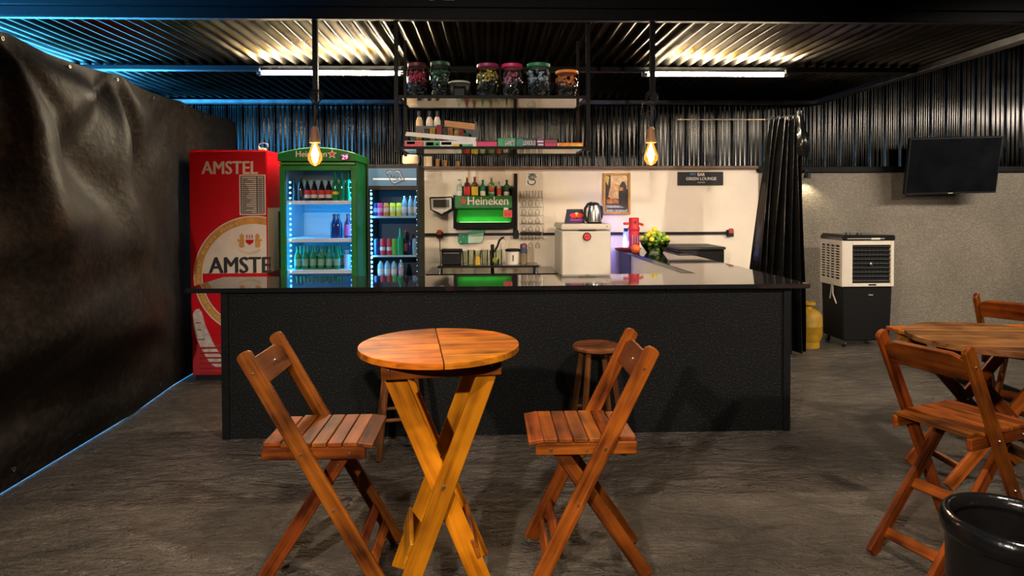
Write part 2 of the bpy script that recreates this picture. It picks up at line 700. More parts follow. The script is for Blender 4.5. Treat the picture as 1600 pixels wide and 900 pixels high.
# ledge and trims on the wall
struct(MB().box(-5.5, 3.42, WY-.07, WY+.02, 2.052, 2.090).build('trim_1', brownwood, bev=0.005))
struct(MB().box(3.42, 9, WY-.06, WY+.02, 2.005, 2.08).build('trim_2', blackmetal, bev=0.005))
# steel purlins: over the front, in the middle, on the wall, along the right roof edge
struct(MB().box(-5.2, 8.5, 4.50, 4.56, 2.905, 2.985).build('trim_3', blackmetal, bev=0.008, seg=2))
purl = M('grey_purlin', (0.10, 0.10, 0.10), r=0.33, metal=0.6, var=0.3)
struct(MB().box(-5.2, 4.15, 6.02, 6.10, 2.862, 2.908).build('trim_4', blackmetal, bev=0.006))
struct(MB().box(-5.2, 4.15, WY-.14, WY-.03, 2.86, 2.908).build('trim_5', purl, bev=0.006))
struct(MB().box(4.10, 4.20, 2.5, WY, 2.86, 2.96).build('trim_6', purl, bev=0.006))
# fascia board above the front purlin, its lettering cut by the top of the photograph
fas = thing('fascia_board', 'black fascia board with cream capital letters above the roof edge', 'sign', (0, 4.47, 2.985))
MB().box(-5.2, 8.5, 0, 0.04, 0, 0.5).build('board', blackmetal, fas)
xa, xb = XA(275, 4.46), XA(712, 4.46)
text('lettering', 'BAR GREEN LOUNGE', xb-xa, M('cream_letter', (0.75, 0.66, 0.48), r=0.5), fas, ((xa+xb)/2, -0.001, ZA(-1.5, 4.46, 500)-2.985), bold=0.012, extrude=0.006, height=0.2)

# ------------------------------------------------------------------ bar counter
ctr = thing('bar_counter', 'long charcoal bar counter with polished black granite top', 'counter', (0, 4.45, 0))
MB().box(-1.825, 2.105, 0, 0.12, 0, 1.015).build('front_panel', panelm, ctr)
for x in (-1.845, 2.075):
    MB().box(x, x+.05, -0.012, 0.05, 0, 1.015).build('corner_strip', blackmetal, ctr, label='black steel corner strip')
mb = MB()
mb.prism([(-2.07, -0.05), (2.25, -0.05), (2.20, 3.60), (1.60, 3.60), (1.66, 0.66), (-2.10, 0.66)], 1.018, 1.05, 'z')
mb.build('countertop', granite, ctr, bev=0.006, seg=2)
mb = MB()
mb.prism([(1.70, 0.60), (2.06, 0.60), (2.06, 3.0), (1.66, 3.0)], 0, 1.015, 'z')
mb.build('side_panel', white, ctr, label='white inner side panel of the counter arm')
MB().box(1.64, 2.06, 3.02, 3.6, 0, 1.015).build('end_panel', M('grey_end_panel', (0.10, 0.10, 0.11), r=0.5), ctr)
MB().box(2.05, 2.10, 0.12, 3.5, 0, 1.015).build('outer_panel', panelm, ctr)

# ------------------------------------------------------------------ left tarpaulin
TOPS = [(3.72, 2.60), (4.55, 2.57), (5.98, 2.56), (6.7, 2.52)]


def tarp(u, v):
    y = 1.2+6.1*u
    ztop = 2.60-0.012*(y-3.7)-0.03*abs(math.sin((y-3.75)*PI/1.12))
    z = 0.012+(ztop-0.012)*v
    d = 0
    for k, ya in enumerate((2.4, 3.66, 4.85, 6.05)):     # creases fanning out of the hanging points
        ang = math.atan2(y-ya, (ztop+0.06)-z)
        dist = math.hypot(y-ya, ztop-z)
        w_ = math.exp(-((dist-0.75)/0.75)**2)
        d += 0.070*w_*math.sin(ang*6+k*1.3)+0.010*w_*math.sin(ang*15+k*2.1)
    # big slack folds sagging towards the floor
    sag = z+0.16*(y-4.3)**2*0.5
    low = max(0, 1-v*1.15)
    d += 0.085*low*math.sin(9.0*sag+0.8*math.sin(y*1.7))*math.exp(-((y-4.0)/2.2)**2)
    d += 0.010*low*math.sin(21*sag+2*math.sin(y*2.3))
    d += 0.05*math.sin(1.3*y+2.0*z)+0.02*math.sin(5*y-3.2*z)*(1-v)*v*3
    d += 0.012*math.sin(11*y+4*z)*v
    d += 0.30*math.sin(PI*min(1, v*1.02))**1.3*math.exp(-((y-3.6)/1.7)**2)     # slack belly blown into the room
    fade = min(1, v*9)*min(1, (1-v)*14+.2)*(1-.75*min(1, max(0, (y-5.2)/.6)))
    return (-2.735-0.012*(y-3.6)-.07*min(1, max(0, (y-5.0)/.8))+d*fade, y, z)


tarpm.node_tree.nodes['Principled BSDF'].inputs['Specular IOR Level'].default_value = 0.1
t = thing('tarpaulin_curtain', 'creased black tarpaulin hung as a side wall at the left', 'tarpaulin', (0, 0, 0))
MB().grid(tarp, 150, 80).build('sheet', tarpm, t, smooth='all')
for y in (2.4, 3.1, 3.72, 4.3, 4.85, 5.45, 6.05, 6.5):
    p = tarp((y-1.2)/6.1, 0.985)
    MB().lathe([(.006, -.004), (.012, -.004), (.012, .004), (.006, .004)], n=12).build('eyelet', M('dull_eyelet', (.2, .19, .17), r=.5, metal=1), t, loc=(p[0]+.012, p[1], p[2])).rotation_euler = (0, PI/2, 0)
    p = tarp((y-1.2)/6.1, 0.02)
    MB().lathe([(.006, -.004), (.014, -.004), (.014, .004), (.006, .004)], n=10).build('eyelet', steel, t, loc=(p[0]+.012, p[1], p[2]+.05)).rotation_euler = (0, PI/2, 0)
# pale strip added outside to catch blue light under the foot of the tarpaulin
mb = MB()
foot = [(tarp(k/12, 0)[0]-.006, tarp(k/12, 0)[1]) for k in range(13)]
mb.prism(foot+[(-3.1, foot[-1][1]), (-3.1, foot[0][1])], 0.0, 0.003, 'z')
struct(mb.build('trim_7', M('pale_kerb', (0.6, 0.6, 0.6), r=.6)))

# ------------------------------------------------------------------ right plastic curtain
cc = thing('plastic_curtain', 'gathered glossy black plastic curtain hanging at the bar end', 'curtain', (0, 0, 0))


def drape(u, v):
    y = 6.62
    xt0, xt1 = XA(1204, y), XA(1250, y)
    xb0, xb1 = XA(1160, y), XA(1258, y)
    s = (1-v)**0.85
    x0, x1 = xt0+(xb0-xt0)*s, xt1+(xb1-xt1)*s
    z = 0.04+(2.50-0.04)*v
    uu = u+0.03*math.sin(3*v+9*u)
    amp = 0.035+0.05*s
    return (x0+(x1-x0)*uu, y+amp*math.sin(2*PI*6.5*u+1.2*math.sin(2.6*v))+0.02*math.sin(17*u+5*v), z+0.02*math.sin(25*u)*v)


MB().grid(drape, 130, 50).build('sheet', vinyl, cc, smooth='all')
mb = MB()
y = 6.62
mb.tube([(XA(1080, y), y+.5, ZA(176, y)), (XA(1195, y), y, ZA(186, y)), (XA(1255, y), y, ZA(178, y)), (XA(1290, y), y+.8, ZA(172, y))], 0.006)
mb.build('wire', steel, cc)


def fold(u, v):
    y = 6.60
    x = XA(1243, y)+0.09*u+0.05*(1-v)*u
    z = 2.12+0.46*v-0.05*u*(1-v)
    return (x, y-0.04*math.sin(PI*u)-0.03*math.sin(5*v), z)


MB().grid(fold, 12, 10).build('turned_fold', vinyl, cc, smooth='all')
for px in (1206, 1216, 1228, 1240, 1250):
    mb = MB()
    mb.tube([(XA(px, 6.62)+.012*math.cos(a), 6.62, 2.51+.022*math.sin(a)) for a in [i*2*PI/10 for i in range(11)]], 0.003, 5)
    mb.build('ring', steel, cc)

# ------------------------------------------------------------------ fluorescent tubes, pendants, wall spot
TUBE = EMIT('tube_glow', (1.0, 0.82, 0.56), 600)
for a, b, lab in ((404, 634, 'lit fluorescent tube above the fridges, left of the jar shelf'), (1004, 1230, 'lit fluorescent tube above the bar sign, right of the jar shelf')):
    y = 5.97
    z = ZA(115.5, y)
    x0, x1 = XA(a, y), XA(b, y)
    t = thing('fluorescent_lamp', lab, 'lamp', ((x0+x1)/2, y, z), 0, 'fluorescent tubes under the roof')
    h = (x1-x0)/2
    MB().cyl((-h+.04, 0, 0), (h-.04, 0, 0), 0.014, n=16).build('tube', TUBE, t, smooth=True)
    MB().box(-h, h, .02, .048, -.012, .03).build('batten', M('lamp_batten', (0.35, 0.33, 0.30), r=0.5), t)
    for s in (-1, 1):
        MB().cyl((s*(h-.045), 0, 0), (s*h, 0, 0), 0.016, n=12).build('end_cap', steel, t, smooth=True)
        MB().box(s*(h-.012)-.008, s*(h-.012)+.008, -.01, .03, -.02, .05).build('holder', plasticblack, t)

amber = GLASS('amber_bulb_glass', (1.0, 0.72, 0.36), 0.03, minref=0.05)
_n, _l = amber.node_tree.nodes, amber.node_tree.links
_e = _n.new('ShaderNodeEmission')
_e.inputs[0].default_value = (1.0, 0.30, 0.04, 1)
_e.inputs[1].default_value = 0.55
_a = _n.new('ShaderNodeAddShader')
_l.new(_n['Mix Shader'].outputs[0], _a.inputs[0])
_l.new(_e.outputs[0], _a.inputs[1])
_l.new(_a.outputs[0], _n['Material Output'].inputs[0])
FIL = EMIT('filament_glow', (1.0, 0.50, 0.12), 420)
sockm = M('wooden_socket', (0.30, 0.13, 0.05), r=0.4)
for px, sx, lab, lean in ((495, 493, 'black rod pendant with glowing amber bulb in front of the green fridge', -1), (1019, 1017, 'black rod pendant with glowing amber bulb left of the bar sign', 1)):
    y = 4.56
    x = XA(px, y)
    ztop, zrod = 2.92, ZA(158, y)
    zs1, zs0, zb = ZA(200, y), ZA(223, y), ZA(259, y)
    t = thing('pendant_lamp', lab, 'lamp', (x, y, zs0), 0, 'pendant lamps over the counter')
    xs = XA(sx, y)-x
    MB().box(-.018, .018, -.018, .018, zrod-zs0, ztop-zs0).build('rod', blackmetal, t, bev=.003)
    mb = MB()
    pts = []
    for k in range(28):
        a = k/27*2*PI*2.3
        pts.append((0.05*math.cos(a)*(1-k/60)+lean*-.01, -.025+.02*math.sin(a*2), zrod-zs0+.03+.045*math.sin(a)-k*.001))
    pts += [(0.02, -.02, zrod-zs0-.08), (xs+.005, -.01, zs1-zs0+.02)]
    mb.tube(pts, 0.004, 5)
    mb.build('looped_wire', plasticblack, t, smooth=True)
    if lean > 0:
        MB().tube([(0.04, -.02, zrod-zs0+.02), (-.075, -.02, zrod-zs0-.02), (-.088, -.02, zrod-zs0-.10), (-.02, -.02, zrod-zs0-.07)], 0.0025, 5).build('loose_wire', steel, t)
    MB().cyl((0, 0, zrod-zs0), (xs, 0, zs1-zs0), 0.012, n=10).build('cord', plasticblack, t, smooth=True)
    MB().lathe([(0, zs1-zs0+.01), (.014, zs1-zs0+.01), (.024, zs1-zs0-.01), (.028, .05), (.036, .012), (.036, 0), (0, 0)], (xs, 0, 0), 18).build('socket', sockm, t, smooth=True)
    h = zb-zs0
    MB().lathe([(.015, 0), (.02, -.008), (.034, h*.3), (.050, h*.58), (.048, h*.74), (.030, h*.91), (.008, h*.99), (0, h)], (xs, 0, 0), 20).build('bulb', amber, t, smooth='all')
    mb = MB()
    for k in range(6):
        a = 2*PI*k/6
        mb.tube([(xs+.006*math.cos(a), .006*math.sin(a), h*.18), (xs+.024*math.cos(a), .024*math.sin(a), h*.52), (xs+.008*math.cos(a), .008*math.sin(a), h*.82)], 0.0038, 5)
    mb.build('filament', FIL, t, smooth='all')
    light('bulb_light', 'POINT', (xs, 0, h*.5), 14, (1.0, 0.50, 0.16), size=0.03, parent=t)

y = WY-.14
t = thing('wall_spot', 'small black spotlight shining down the grey wall beside the curtain', 'lamp', (XA(1261, y), y, ZA(276, y)))
MB().cyl((0, .12, .06), (0, .02, .06), .02, n=12).build('bracket', plasticblack, t)
MB().tube([(0, .02, .06), (0, 0, .03)], .01).build('arm', plasticblack, t)
MB().lathe([(.0, .03), (.035, .03), (.042, -.03), (.036, -.03), (.032, 0.0), (0, 0.0)], n=16).build('shade', plasticblack, t, smooth=True)
MB().cyl((0, 0, -.012), (0, 0, -.008), .031, n=14).build('lens', EMIT('spot_lens', (1, .82, .55), 25), t)
light('wall_spot_light', 'SPOT', (0, 0, -.035), 16, (1, .84, .58), aim=(0.12, .16, -.9), size=.02, angle=R(105), blend=.6, parent=t)

# ------------------------------------------------------------------ hanging shelf with jars and sweets
SY0, SY1 = 4.60, 5.12
sx0, sx1 = XA(624, SY0), XA(916, SY0)
zU, zL = ZA(150, SY0), ZA(229.5, SY0)
sh = thing('hanging_shelf', 'black two-tier steel shelf hanging from the roof above the counter', 'shelf', (0, SY0, 0))
shelfm = M('glossy_black_shelf', (0.012, 0.012, 0.013), r=0.07, var=0.2, spec=0.7)
for z in (zU, zL):
    MB().box(sx0, sx1, 0.01, SY1-SY0-.01, z-.012, z).build('shelf_board', shelfm, sh)
    mb = MB()
    for a in ((sx0, sx1, -.004, .018), (sx0, sx1, SY1-SY0-.018, SY1-SY0)):
        mb.box(a[0], a[1], a[2], a[3], z-.015, z+.004)
    mb.build('edge_rail', blackmetal, sh)
    for x in (sx0-.005, sx1-.015):
        MB().box(x, x+.02, 0, SY1-SY0, z-.015, z+.004).build('side_rail', blackmetal, sh)
for x in (sx0-.03, sx1):
    MB().box(x, x+.028, -.012, .016, zL-.03, 2.92).build('post', blackmetal, sh)
    MB().box(x, x+.022, SY1-SY0-.02, SY1-SY0+.002, zL-.03, 2.91).build('post', blackmetal, sh)


def jar(px, w, py_top, label, lidm, body_h=None, fill=None, dark=(0.02, 0.02, 0.02), taper=1.0):
    y = SY0+.17
    x = XA(px, y)
    r = w*.5*y/1000
    h = ZA(py_top, y)-zU
    t = thing('candy_jar', label, 'jar', (x, y, zU), 0, 'jars on the top shelf')
    b = r*taper
    MB().lathe([(0, .004), (b*.92, 0.002), (b, .015), (r, h*.78), (r*.9, h*.88), (r*.86, h*.94), (r*.86, h*.97)], n=24).build('glass_body', clear, t, smooth=True)
    lid = MB().lathe([(0, h*.9), (r*.92, h*.9), (r*.95, h*.92), (r*.95, h*.985), (r*.88, h), (0, h)], n=24).build('lid', lidm, t, smooth=True)
    mb = MB()
    rnd = random.Random(px)
    for k in range(70):
        a = rnd.uniform(0, 2*PI)
        q = r*.80*math.sqrt(rnd.random())*(taper if k < 40 else 1)
        z = .02+(h*.42)*rnd.random()
        mb.cbox((q*math.cos(a), q*math.sin(a), z), (.035, .016, .014), Matrix.Rotation(rnd.uniform(0, 6), 3, 'Z') @ Matrix.Rotation(rnd.uniform(-1, 1), 3, 'Y'))
    mb.build('sweets', M('dark_sweets_%d' % px, dark, r=0.4, var=0.5, scale=40), t, kind='stuff')  # lower sweets near black: backlit shade put into their colour
    if fill:
        mb = MB()
        for k in range(34):
            a = rnd.uniform(0, 2*PI)
            q = r*.8*math.sqrt(rnd.random())
            z = h*(.42+.36*rnd.random())
            mb.cbox((q*math.cos(a), q*math.sin(a), z), (.032, .014, .012), Matrix.Rotation(rnd.uniform(0, 6), 3, 'Z') @ Matrix.Rotation(rnd.uniform(-1, 1), 3, 'Y'))
        mb.build('wrapped_sweets', M('wrapper_%d' % px, fill, r=0.3, var=0.5, scale=40), t, kind='stuff')
    return t


lid_d = M('dark_red_lid', (0.08, 0.012, 0.018), r=0.3)
lid_g = M('green_lid', (0.015, 0.19, 0.07), r=0.3)
lid_dg = M('dark_green_lid', (0.01, 0.06, 0.03), r=0.3)
lid_p = M('pink_lid', (0.62, 0.02, 0.13), r=0.28)
lid_m = M('magenta_lid', (0.30, 0.02, 0.12), r=0.28)
lid_o = M('orange_lid', (0.65, 0.22, 0.03), r=0.4)
jar(653, 31, 100, 'glass jar of red sweets at the left end of the top shelf', lid_d, fill=(0.35, 0.02, 0.05))
jar(689, 32, 98, 'glass jar with dark green lid, second from left', lid_dg, fill=(0.03, 0.09, 0.04))
jar(763, 36, 101, 'glass jar with magenta lid and yellow wrapped sweets', lid_m, fill=(0.42, 0.34, 0.06))
jar(801, 35, 101, 'glass jar with bright pink lid between magenta and green lidded jars', lid_p, fill=(0.32, 0.10, 0.14))
jar(842, 38, 100, 'glass jar with bright green lid and bluish wrappers', lid_g, fill=(0.25, 0.32, 0.38))
jar(886, 38, 111, 'tapered jar with orange lid rimmed in blue, right end of top shelf', lid_o, fill=(0.5, 0.16, 0.03), taper=.8)
yy = SY0+.16
t = thing('storage_tub', 'low clear plastic tub between the green and magenta lidded jars', 'tub', (XA(719, yy), yy, zU), 0, 'jars on the top shelf')
hh = ZA(128, yy)-zU
MB().lathe([(0, .004), (.070, 0.003), (.078, hh*.85), (.080, hh*.9)], n=22).build('tub_body', clear, t, smooth=True)
MB().lathe([(0, hh*.88), (.082, hh*.88), (.082, hh*.95), (.07, hh), (0, hh*.98)], n=22).build('lid', M('clear_white_lid', (.55, .53, .5), r=.3), t, smooth=True)
MB().box(-.042, .042, -.035, .035, .006, hh*.62).build('contents', plasticblack, t, bev=.006)


def sweet_box(name, px0, px1, py0, py1, mat, label, y=SY0+.03, depth=.09, tilt=0, marks=(), cat='sweets box', words=None):
    x0, x1 = XA(px0, y), XA(px1, y)
    h = ZA(py0, y)-ZA(py1, y)
    t = thing(name, label, cat, (x0, y, zL+.001), 0, 'sweets boxes on the lower shelf')
    MB().box(0, x1-x0, 0, depth, 0.0, h).build('carton', mat, t, bev=.003)
    for (a, b, c, d, m) in marks:
        MB().box(a*(x1-x0), b*(x1-x0), -.0015, .001, c*h, d*h).build('printed_patch', m, t)
    if words:
        text('print', words[0], (x1-x0)*words[2], words[1], t, ((x1-x0)*words[3], -.002, h*.22), height=h*.5, extrude=.001, bold=.01)
    return t


wp = M('pack_white', (0.72, 0.68, 0.64), r=.4)
rp_ = M('pack_red', (0.60, 0.04, 0.05), r=.35, var=.4, scale=30)
gp_ = M('pack_green', (0.03, 0.30, 0.11), r=.35, var=.3, scale=30)
bp_ = M('pack_black', (0.02, 0.03, 0.035), r=.3)
op_ = M('pack_orange', (0.70, 0.22, 0.02), r=.35, var=.35, scale=30)
pp_ = M('pack_pink', (0.60, 0.02, 0.11), r=.35)
pu_ = M('pack_purple', (0.16, 0.03, 0.13), r=.35, var=.3)
teal = M('pack_teal', (0.02, 0.16, 0.11), r=.35, var=.5, scale=25)
yp_ = M('pack_yellow', (0.65, 0.42, 0.03), r=.35, var=.3)
t = sweet_box('sweets_carton', 633, 745, 216, 226, wp, 'white tray of gum packs at the left end of the lower shelf', depth=.18, cat='carton',
              marks=((.0, .27, .0, .9, rp_), (.03, .14, .45, .92, wp), (.28, .49, 0, .9, gp_), (.30, .40, .25, .75, wp), (.43, .47, .35, .55, wp), (.50, .66, .1, .86, wp), (.51, .65, .35, .8, bp_), (.66, .80, 0, .5, yp_), (.76, .95, 0, .45, gp_)))
# white folded lid strip of the tray, dropping to the right
yb = SY0+.028
mb = MB()
p = [at(635, 206, Y=yb), at(745, 215, Y=yb), at(741, 222, Y=yb), at(633, 212, Y=yb)]
mb.prism([(q.x, q.z) for q in p], yb, yb+.004)
tag(mb.build('carton_flap', wp), 'white card strip slanting across the gum packs', 'card')
# upright display of mixed packets with an orange cardboard back
yb = SY0+.23
t = thing('packet_display', 'dark display box of mixed packets with an orange card edge', 'display box', (XA(638, yb), yb, zL+.001), 0)
X1 = XA(745, yb)-XA(638, yb)
hb = ZA(184, yb)-zL
MB().box(0.05, X1, .1, .12, 0, hb-.05).build('back_card', bp_, t)
mb = MB()
mb.prism([(.27, hb-.055), (X1, hb-.085), (X1, hb-.037), (.27, hb-.01)], .085, .099)
mb.build('orange_edge', M('kraft_orange', (0.55, 0.25, 0.08), r=.6), t)
MB().box(X1-.012, X1, 0.0, .12, 0, hb-.03).build('side_card', bp_, t)
rnd = random.Random(3)
shade_mats = {m_.name: M('dark_'+m_.name, c_, r=.5, var=.6, scale=35) for m_, c_ in ((gp_, (.01, .05, .02)), (yp_, (.20, .13, .01)), (bp_, (.01, .01, .01)), (rp_, (.14, .01, .01)), (op_, (.22, .08, .01)))}  # packet colours darkened for the shade deep in the shelf
for k, (u, m_, hgt) in enumerate(((.03, gp_, .10), (.07, yp_, .14), (.13, bp_, .16), (.17, yp_, .17), (.22, rp_, .19), (.27, bp_, .17), (.31, op_, .17), (.35, yp_, .15), (.39, rp_, .16), (.43, gp_, .13))):
    MB().cbox((u+.01, .05, hgt/2), (.042, .03, hgt), Matrix.Rotation(rnd.uniform(-.1, .1), 3, 'Y')).build('packet', shade_mats[m_.name], t, bev=.004)
for k, (px, m_) in enumerate(((656, M('cream_top', (.62, .52, .32), r=.4)), (672, wp), (684, wp))):
    t2 = thing('small_bottle', ('small cream bottle behind the packets', 'small white bottle behind the packets, left one', 'small white bottle behind the packets, right one')[k], 'bottle', (XA(px, SY0+.39), SY0+.39, zL+.001), 0, 'small bottles behind the packets')
    hb2 = ZA(174, SY0+.39)-zL
    MB().lathe([(0, 0), (.026, 0), (.026, hb2*.75), (.015, hb2*.85), (0, hb2*.85)], n=12).build('body', m_, t2, smooth=True)
    MB().lathe([(.014, hb2*.85), (.015, hb2), (0, hb2)], n=10).build('cap', bp_, t2, smooth=True)
sweet_box('pink_case', 746, 777, 219, 228, pp_, 'flat pink plastic case between two sweets boxes', cat='case')
sweet_box('sweets_carton', 778, 806, 214, 228, gp_, 'bright green gum box left of the black gum box', marks=((.35, .95, .2, .75, bp_),), words=('GARRETS', wp, .55, .66))
sweet_box('sweets_carton', 807, 838, 214, 228, bp_, 'black gum box with teal end', marks=((0, .35, .05, .95, teal),), words=('LEXIOUS', wp, .62, .66))
sweet_box('sweets_carton', 839, 850, 213, 227, pu_, 'short purple sweets pack with pale bands', marks=((.05, .95, .55, .7, wp), (.2, .95, .2, .35, wp)))
sweet_box('sweets_carton', 851, 870, 214, 226, M('pack_maroon', (.25, .03, .06), r=.35, var=.3), 'maroon sweets pack with pink lettering', marks=((.05, .95, .15, .45, pp_),))
sweet_box('sweets_packet', 871, 911, 219, 226, op_, 'orange foil packet at the right end of the lower shelf', marks=((0, .04, .3, .8, wp), (.55, .95, .1, .6, yp_)), cat='packet')

# things on the wall ledge and on the black fridge: cream canister, small box
y = 6.66
MBx = thing('towel_roll', 'cream towel roll lying on top of the black fridge', 'roll', (XA(642, y), y, 2.03))
MB().lathe([(0, 0), (.075, 0), (.085, .02), (.082, .085), (.06, .10), (0, .10)], n=20).build('roll', M('cream_cloth', (.75, .6, .42), r=.8, bump=.3), MBx, smooth=True)
y = WY-.035
t = thing('storage_tin', 'cream tin standing on the wall ledge beside the black fridge', 'tin', (XA(669, y), y, 2.091))
MB().lathe([(0, 0), (.03, 0), (.03, .12), (0, .12)], n=16, sx=1.8).build('tin', M('cream_tin', (.75, .58, .38), r=.35), t, smooth=True)
for k, px in enumerate((684, 696, 716)):  # cup shapes put in for orange reflections along the ledge
    t = thing('cup', ('amber cup on the wall ledge, nearest the cream tin', 'amber cup on the wall ledge, middle one of three', 'amber cup on the wall ledge, farthest from the cream tin')[k], 'cup', (XA(px, y), y, 2.091), 0, 'cups on the wall ledge')
    MB().lathe([(0, 0), (.024, 0), (.03, .09-.015*k), (.026, .09-.015*k), (.02, .01), (0, .01)], n=12).build('cup_body', M('amber_cup', (.35, .17, .05), r=.2), t, smooth=True)

# ------------------------------------------------------------------ bottles, cans, glasses
def bottle_mesh(kind, h, r):
    prof = {
        'beer': [(0, 0), (.92, 0), (1, .03), (1, .55), (.9, .63), (.55, .73), (.42, .80), (.36, .95), (.42, .955), (.42, .97), (0, .97)],
        'long': [(0, 0), (.92, 0), (1, .03), (1, .48), (.9, .56), (.5, .68), (.38, .75), (.34, .95), (.40, .955), (.40, .97), (0, .97)],
        'soda': [(0, 0), (.8, 0), (.95, .04), (.9, .2), (1, .3), (1, .52), (.92, .62), (.6, .78), (.38, .88), (.36, .94), (0, .94)],
        'spirit': [(0, 0), (.94, 0), (1, .02), (1, .58), (.85, .66), (.36, .74), (.34, .94), (0, .94)],
        'can': [(0, 0), (.80, 0), (1, .06), (1, .90), (.82, .97), (.80, 1.0), (.74, .98), (0, .98)],
        'pet': [(0, 0), (.85, 0), (1, .04), (.93, .3), (1, .5), (1, .6), (.8, .75), (.42, .87), (.40, .93), (0, .93)],
    }[kind]
    return shared(('bottle', kind, h, r), lambda: MB().lathe([(a*r, b*h) for a, b in prof], n=14).mesh('glass', smooth=True))


def bottle(kind, x, y, z, h, r, body, label_mat, capm, lab, group, name='bottle', cat='bottle', band=(.16, .46)):
    t = thing(name, lab, cat, (x, y, z), 0, group)
    link('body', shared(('bm', kind, h, r, body.name), lambda: bottle_mesh(kind, h, r).copy()), body, t)
    if label_mat:
        rr = r*1.015
        link('paper_label' if kind != 'can' else 'printed_band', shared(('lab', h, r, band, label_mat.name), lambda: MB().lathe([(rr*.98, h*band[0]), (rr, h*band[0]+.002), (rr, h*band[1]-.002), (rr*.98, h*band[1])], n=14).mesh('label', smooth='all')), label_mat, t)
    if capm:
        c = .44*r
        link('cap', shared(('cap', kind, h, r, capm.name), lambda: MB().lathe([(c, h*.925), (c*1.1, h*.93), (c, h*.995), (0, h)], n=10).mesh('cap', smooth=True)), capm, t)
    return t


gbot = M('green_bottle', (0.015, 0.20, 0.075), r=0.08, var=0.15, spec=.8)
dbot = M('dark_cola_bottle', (0.020, 0.010, 0.010), r=0.08, spec=.8)
bbot = M('brown_bottle', (0.10, 0.035, 0.012), r=0.08, spec=.8)
cbot = M('pale_clear_bottle', (0.42, 0.52, 0.40), r=0.10, spec=.8)
blbot = M('pale_blue_bottle', (0.28, 0.50, 0.68), r=0.12, spec=.8)
nbot = M('navy_bottle', (0.015, 0.03, 0.14), r=0.1, spec=.8)
redl = M('red_label', (0.65, 0.03, 0.03), r=.4)
yell = M('yellow_label', (0.75, 0.55, 0.03), r=.4)
grel = M('pale_green_label', (0.22, 0.42, 0.28), r=.4)
mag = M('magenta_label', (0.60, 0.08, 0.35), r=.4)
capg = M('green_cap', (0.02, 0.15, 0.06), r=.3)
capb = M('black_cap', (0.015, 0.015, 0.015), r=.3)
caps = M('silver_cap', (0.55, 0.55, 0.55), r=.25, metal=1)
capr = M('red_cap', (0.5, 0.03, 0.03), r=.3)

# ------------------------------------------------------------------ red fridge
FY = 5.95
x0, x1 = XA(296.5, FY), XA(417, FY)
ftop = ZA(234, FY)
redm = M('red_fridge_print', (0.50, 0.002, 0.010), r=0.40, var=0.06, scale=2, coat=.06, spec=.2)
goldm = M('gold_print', (0.52, 0.26, 0.045), r=0.35, var=0.2, scale=14)
silv = M('white_print', (0.66, 0.62, 0.56), r=0.35, var=0.06)
blk = M('black_print', (0.012, 0.012, 0.014), r=0.35)
t = thing('red_fridge', 'tall red upright beer fridge with white capital lettering and gold ring', 'fridge', (0, FY, 0))
MB().box(x0, x1, 0, .66, 0.10, ftop).build('body', redm, t, bev=.012, seg=2)
MB().box(x0+.02, x1-.02, .03, .62, 0, .10).build('plinth', plasticblack, t)
MB().box(x0+.002, x1-.002, -.004, .0, .42, ftop-.012).build('door', redm, t, bev=.002)
fx = lambda px: XA(px, FY-.006)
fz = lambda py, px=360: at(px, py, Y=FY-.006).z
text('lettering', 'AMSTEL', fx(403)-fx(316), silv, t, ((fx(316)+fx(403))/2, -.005, fz(272)), height=fz(252)-fz(272), bold=.03)
# price chart
cx0, cx1, cz1, cz0 = fx(374.5), fx(415), fz(273), fz(336)
MB().box(cx0, cx1, -.010, -.004, cz0, cz1).build('price_chart', silv, t)
mb = MB()
a0, a1, b0, b1 = cx0+.015, cx1-.012, cz0+.015, cz1-.015
for k in range(19):
    z = b0+(b1-b0)*k/18
    mb.box(a0, a1, -.0115, -.0098, z-.004, z+.004)
for x in (a0, a0+(a1-a0)*.70, a1):
    mb.box(x-.004, x+.004, -.0115, -.0098, b0, b1)
mb.build('chart_lines', blk, t)
mb = MB()
for k in range(17):
    z = b0+(b1-b0)*(k+.5)/18
    rr = random.Random(k)
    mb.box(a0+.012, a0+.03+rr.random()*.08, -.0105, -.0098, z-.004, z+.003)
    mb.box(a0+(a1-a0)*.76, a0+(a1-a0)*.92, -.0105, -.0098, z-.004, z+.003)
mb.build('chart_entries', M('grey_ink', (.2, .19, .18), r=.5), t)
# roundel: gold ring, white disc with red lower field, cut at the fridge edge
ccx, ccz = fx(396), fz(431)
Ro = fx(396)-fx(302.5)
Ri = Ro*.865


def clip_arc(rad, a0, a1, n=60):
    return [(ccx+rad*math.cos(a0+(a1-a0)*i/n), ccz+rad*math.sin(a0+(a1-a0)*i/n)) for i in range(n+1)]


XE = x1-.004


def disc_poly(rad, yoff, mat, name, zcut=None, upper=True):
    aE = math.acos(max(-1, min(1, (XE-ccx)/rad)))
    if zcut is None:
        pts = clip_arc(rad, aE, 2*PI-aE)
    elif upper:
        s = math.asin((zcut-ccz)/rad)
        pts = clip_arc(rad, aE, PI-s)+[(XE, zcut)]
    else:
        s = math.asin((zcut-ccz)/rad)
        pts = clip_arc(rad, PI-s, 2*PI-aE)+[(XE, zcut)]
    MB().prism(pts, yoff-.001, yoff+.0008).build(name, mat, t)


disc_poly(Ro*1.02, -.0045, silv, 'ring_edge')
disc_poly(Ro, -.0055, goldm, 'gold_ring')
disc_poly(Ri*1.02, -.0065, silv, 'ring_inner_edge')
zc = fz(427)
disc_poly(Ri, -.0075, silv, 'white_field', zc, True)
disc_poly(Ri, -.0075, redm, 'red_field', zc, False)
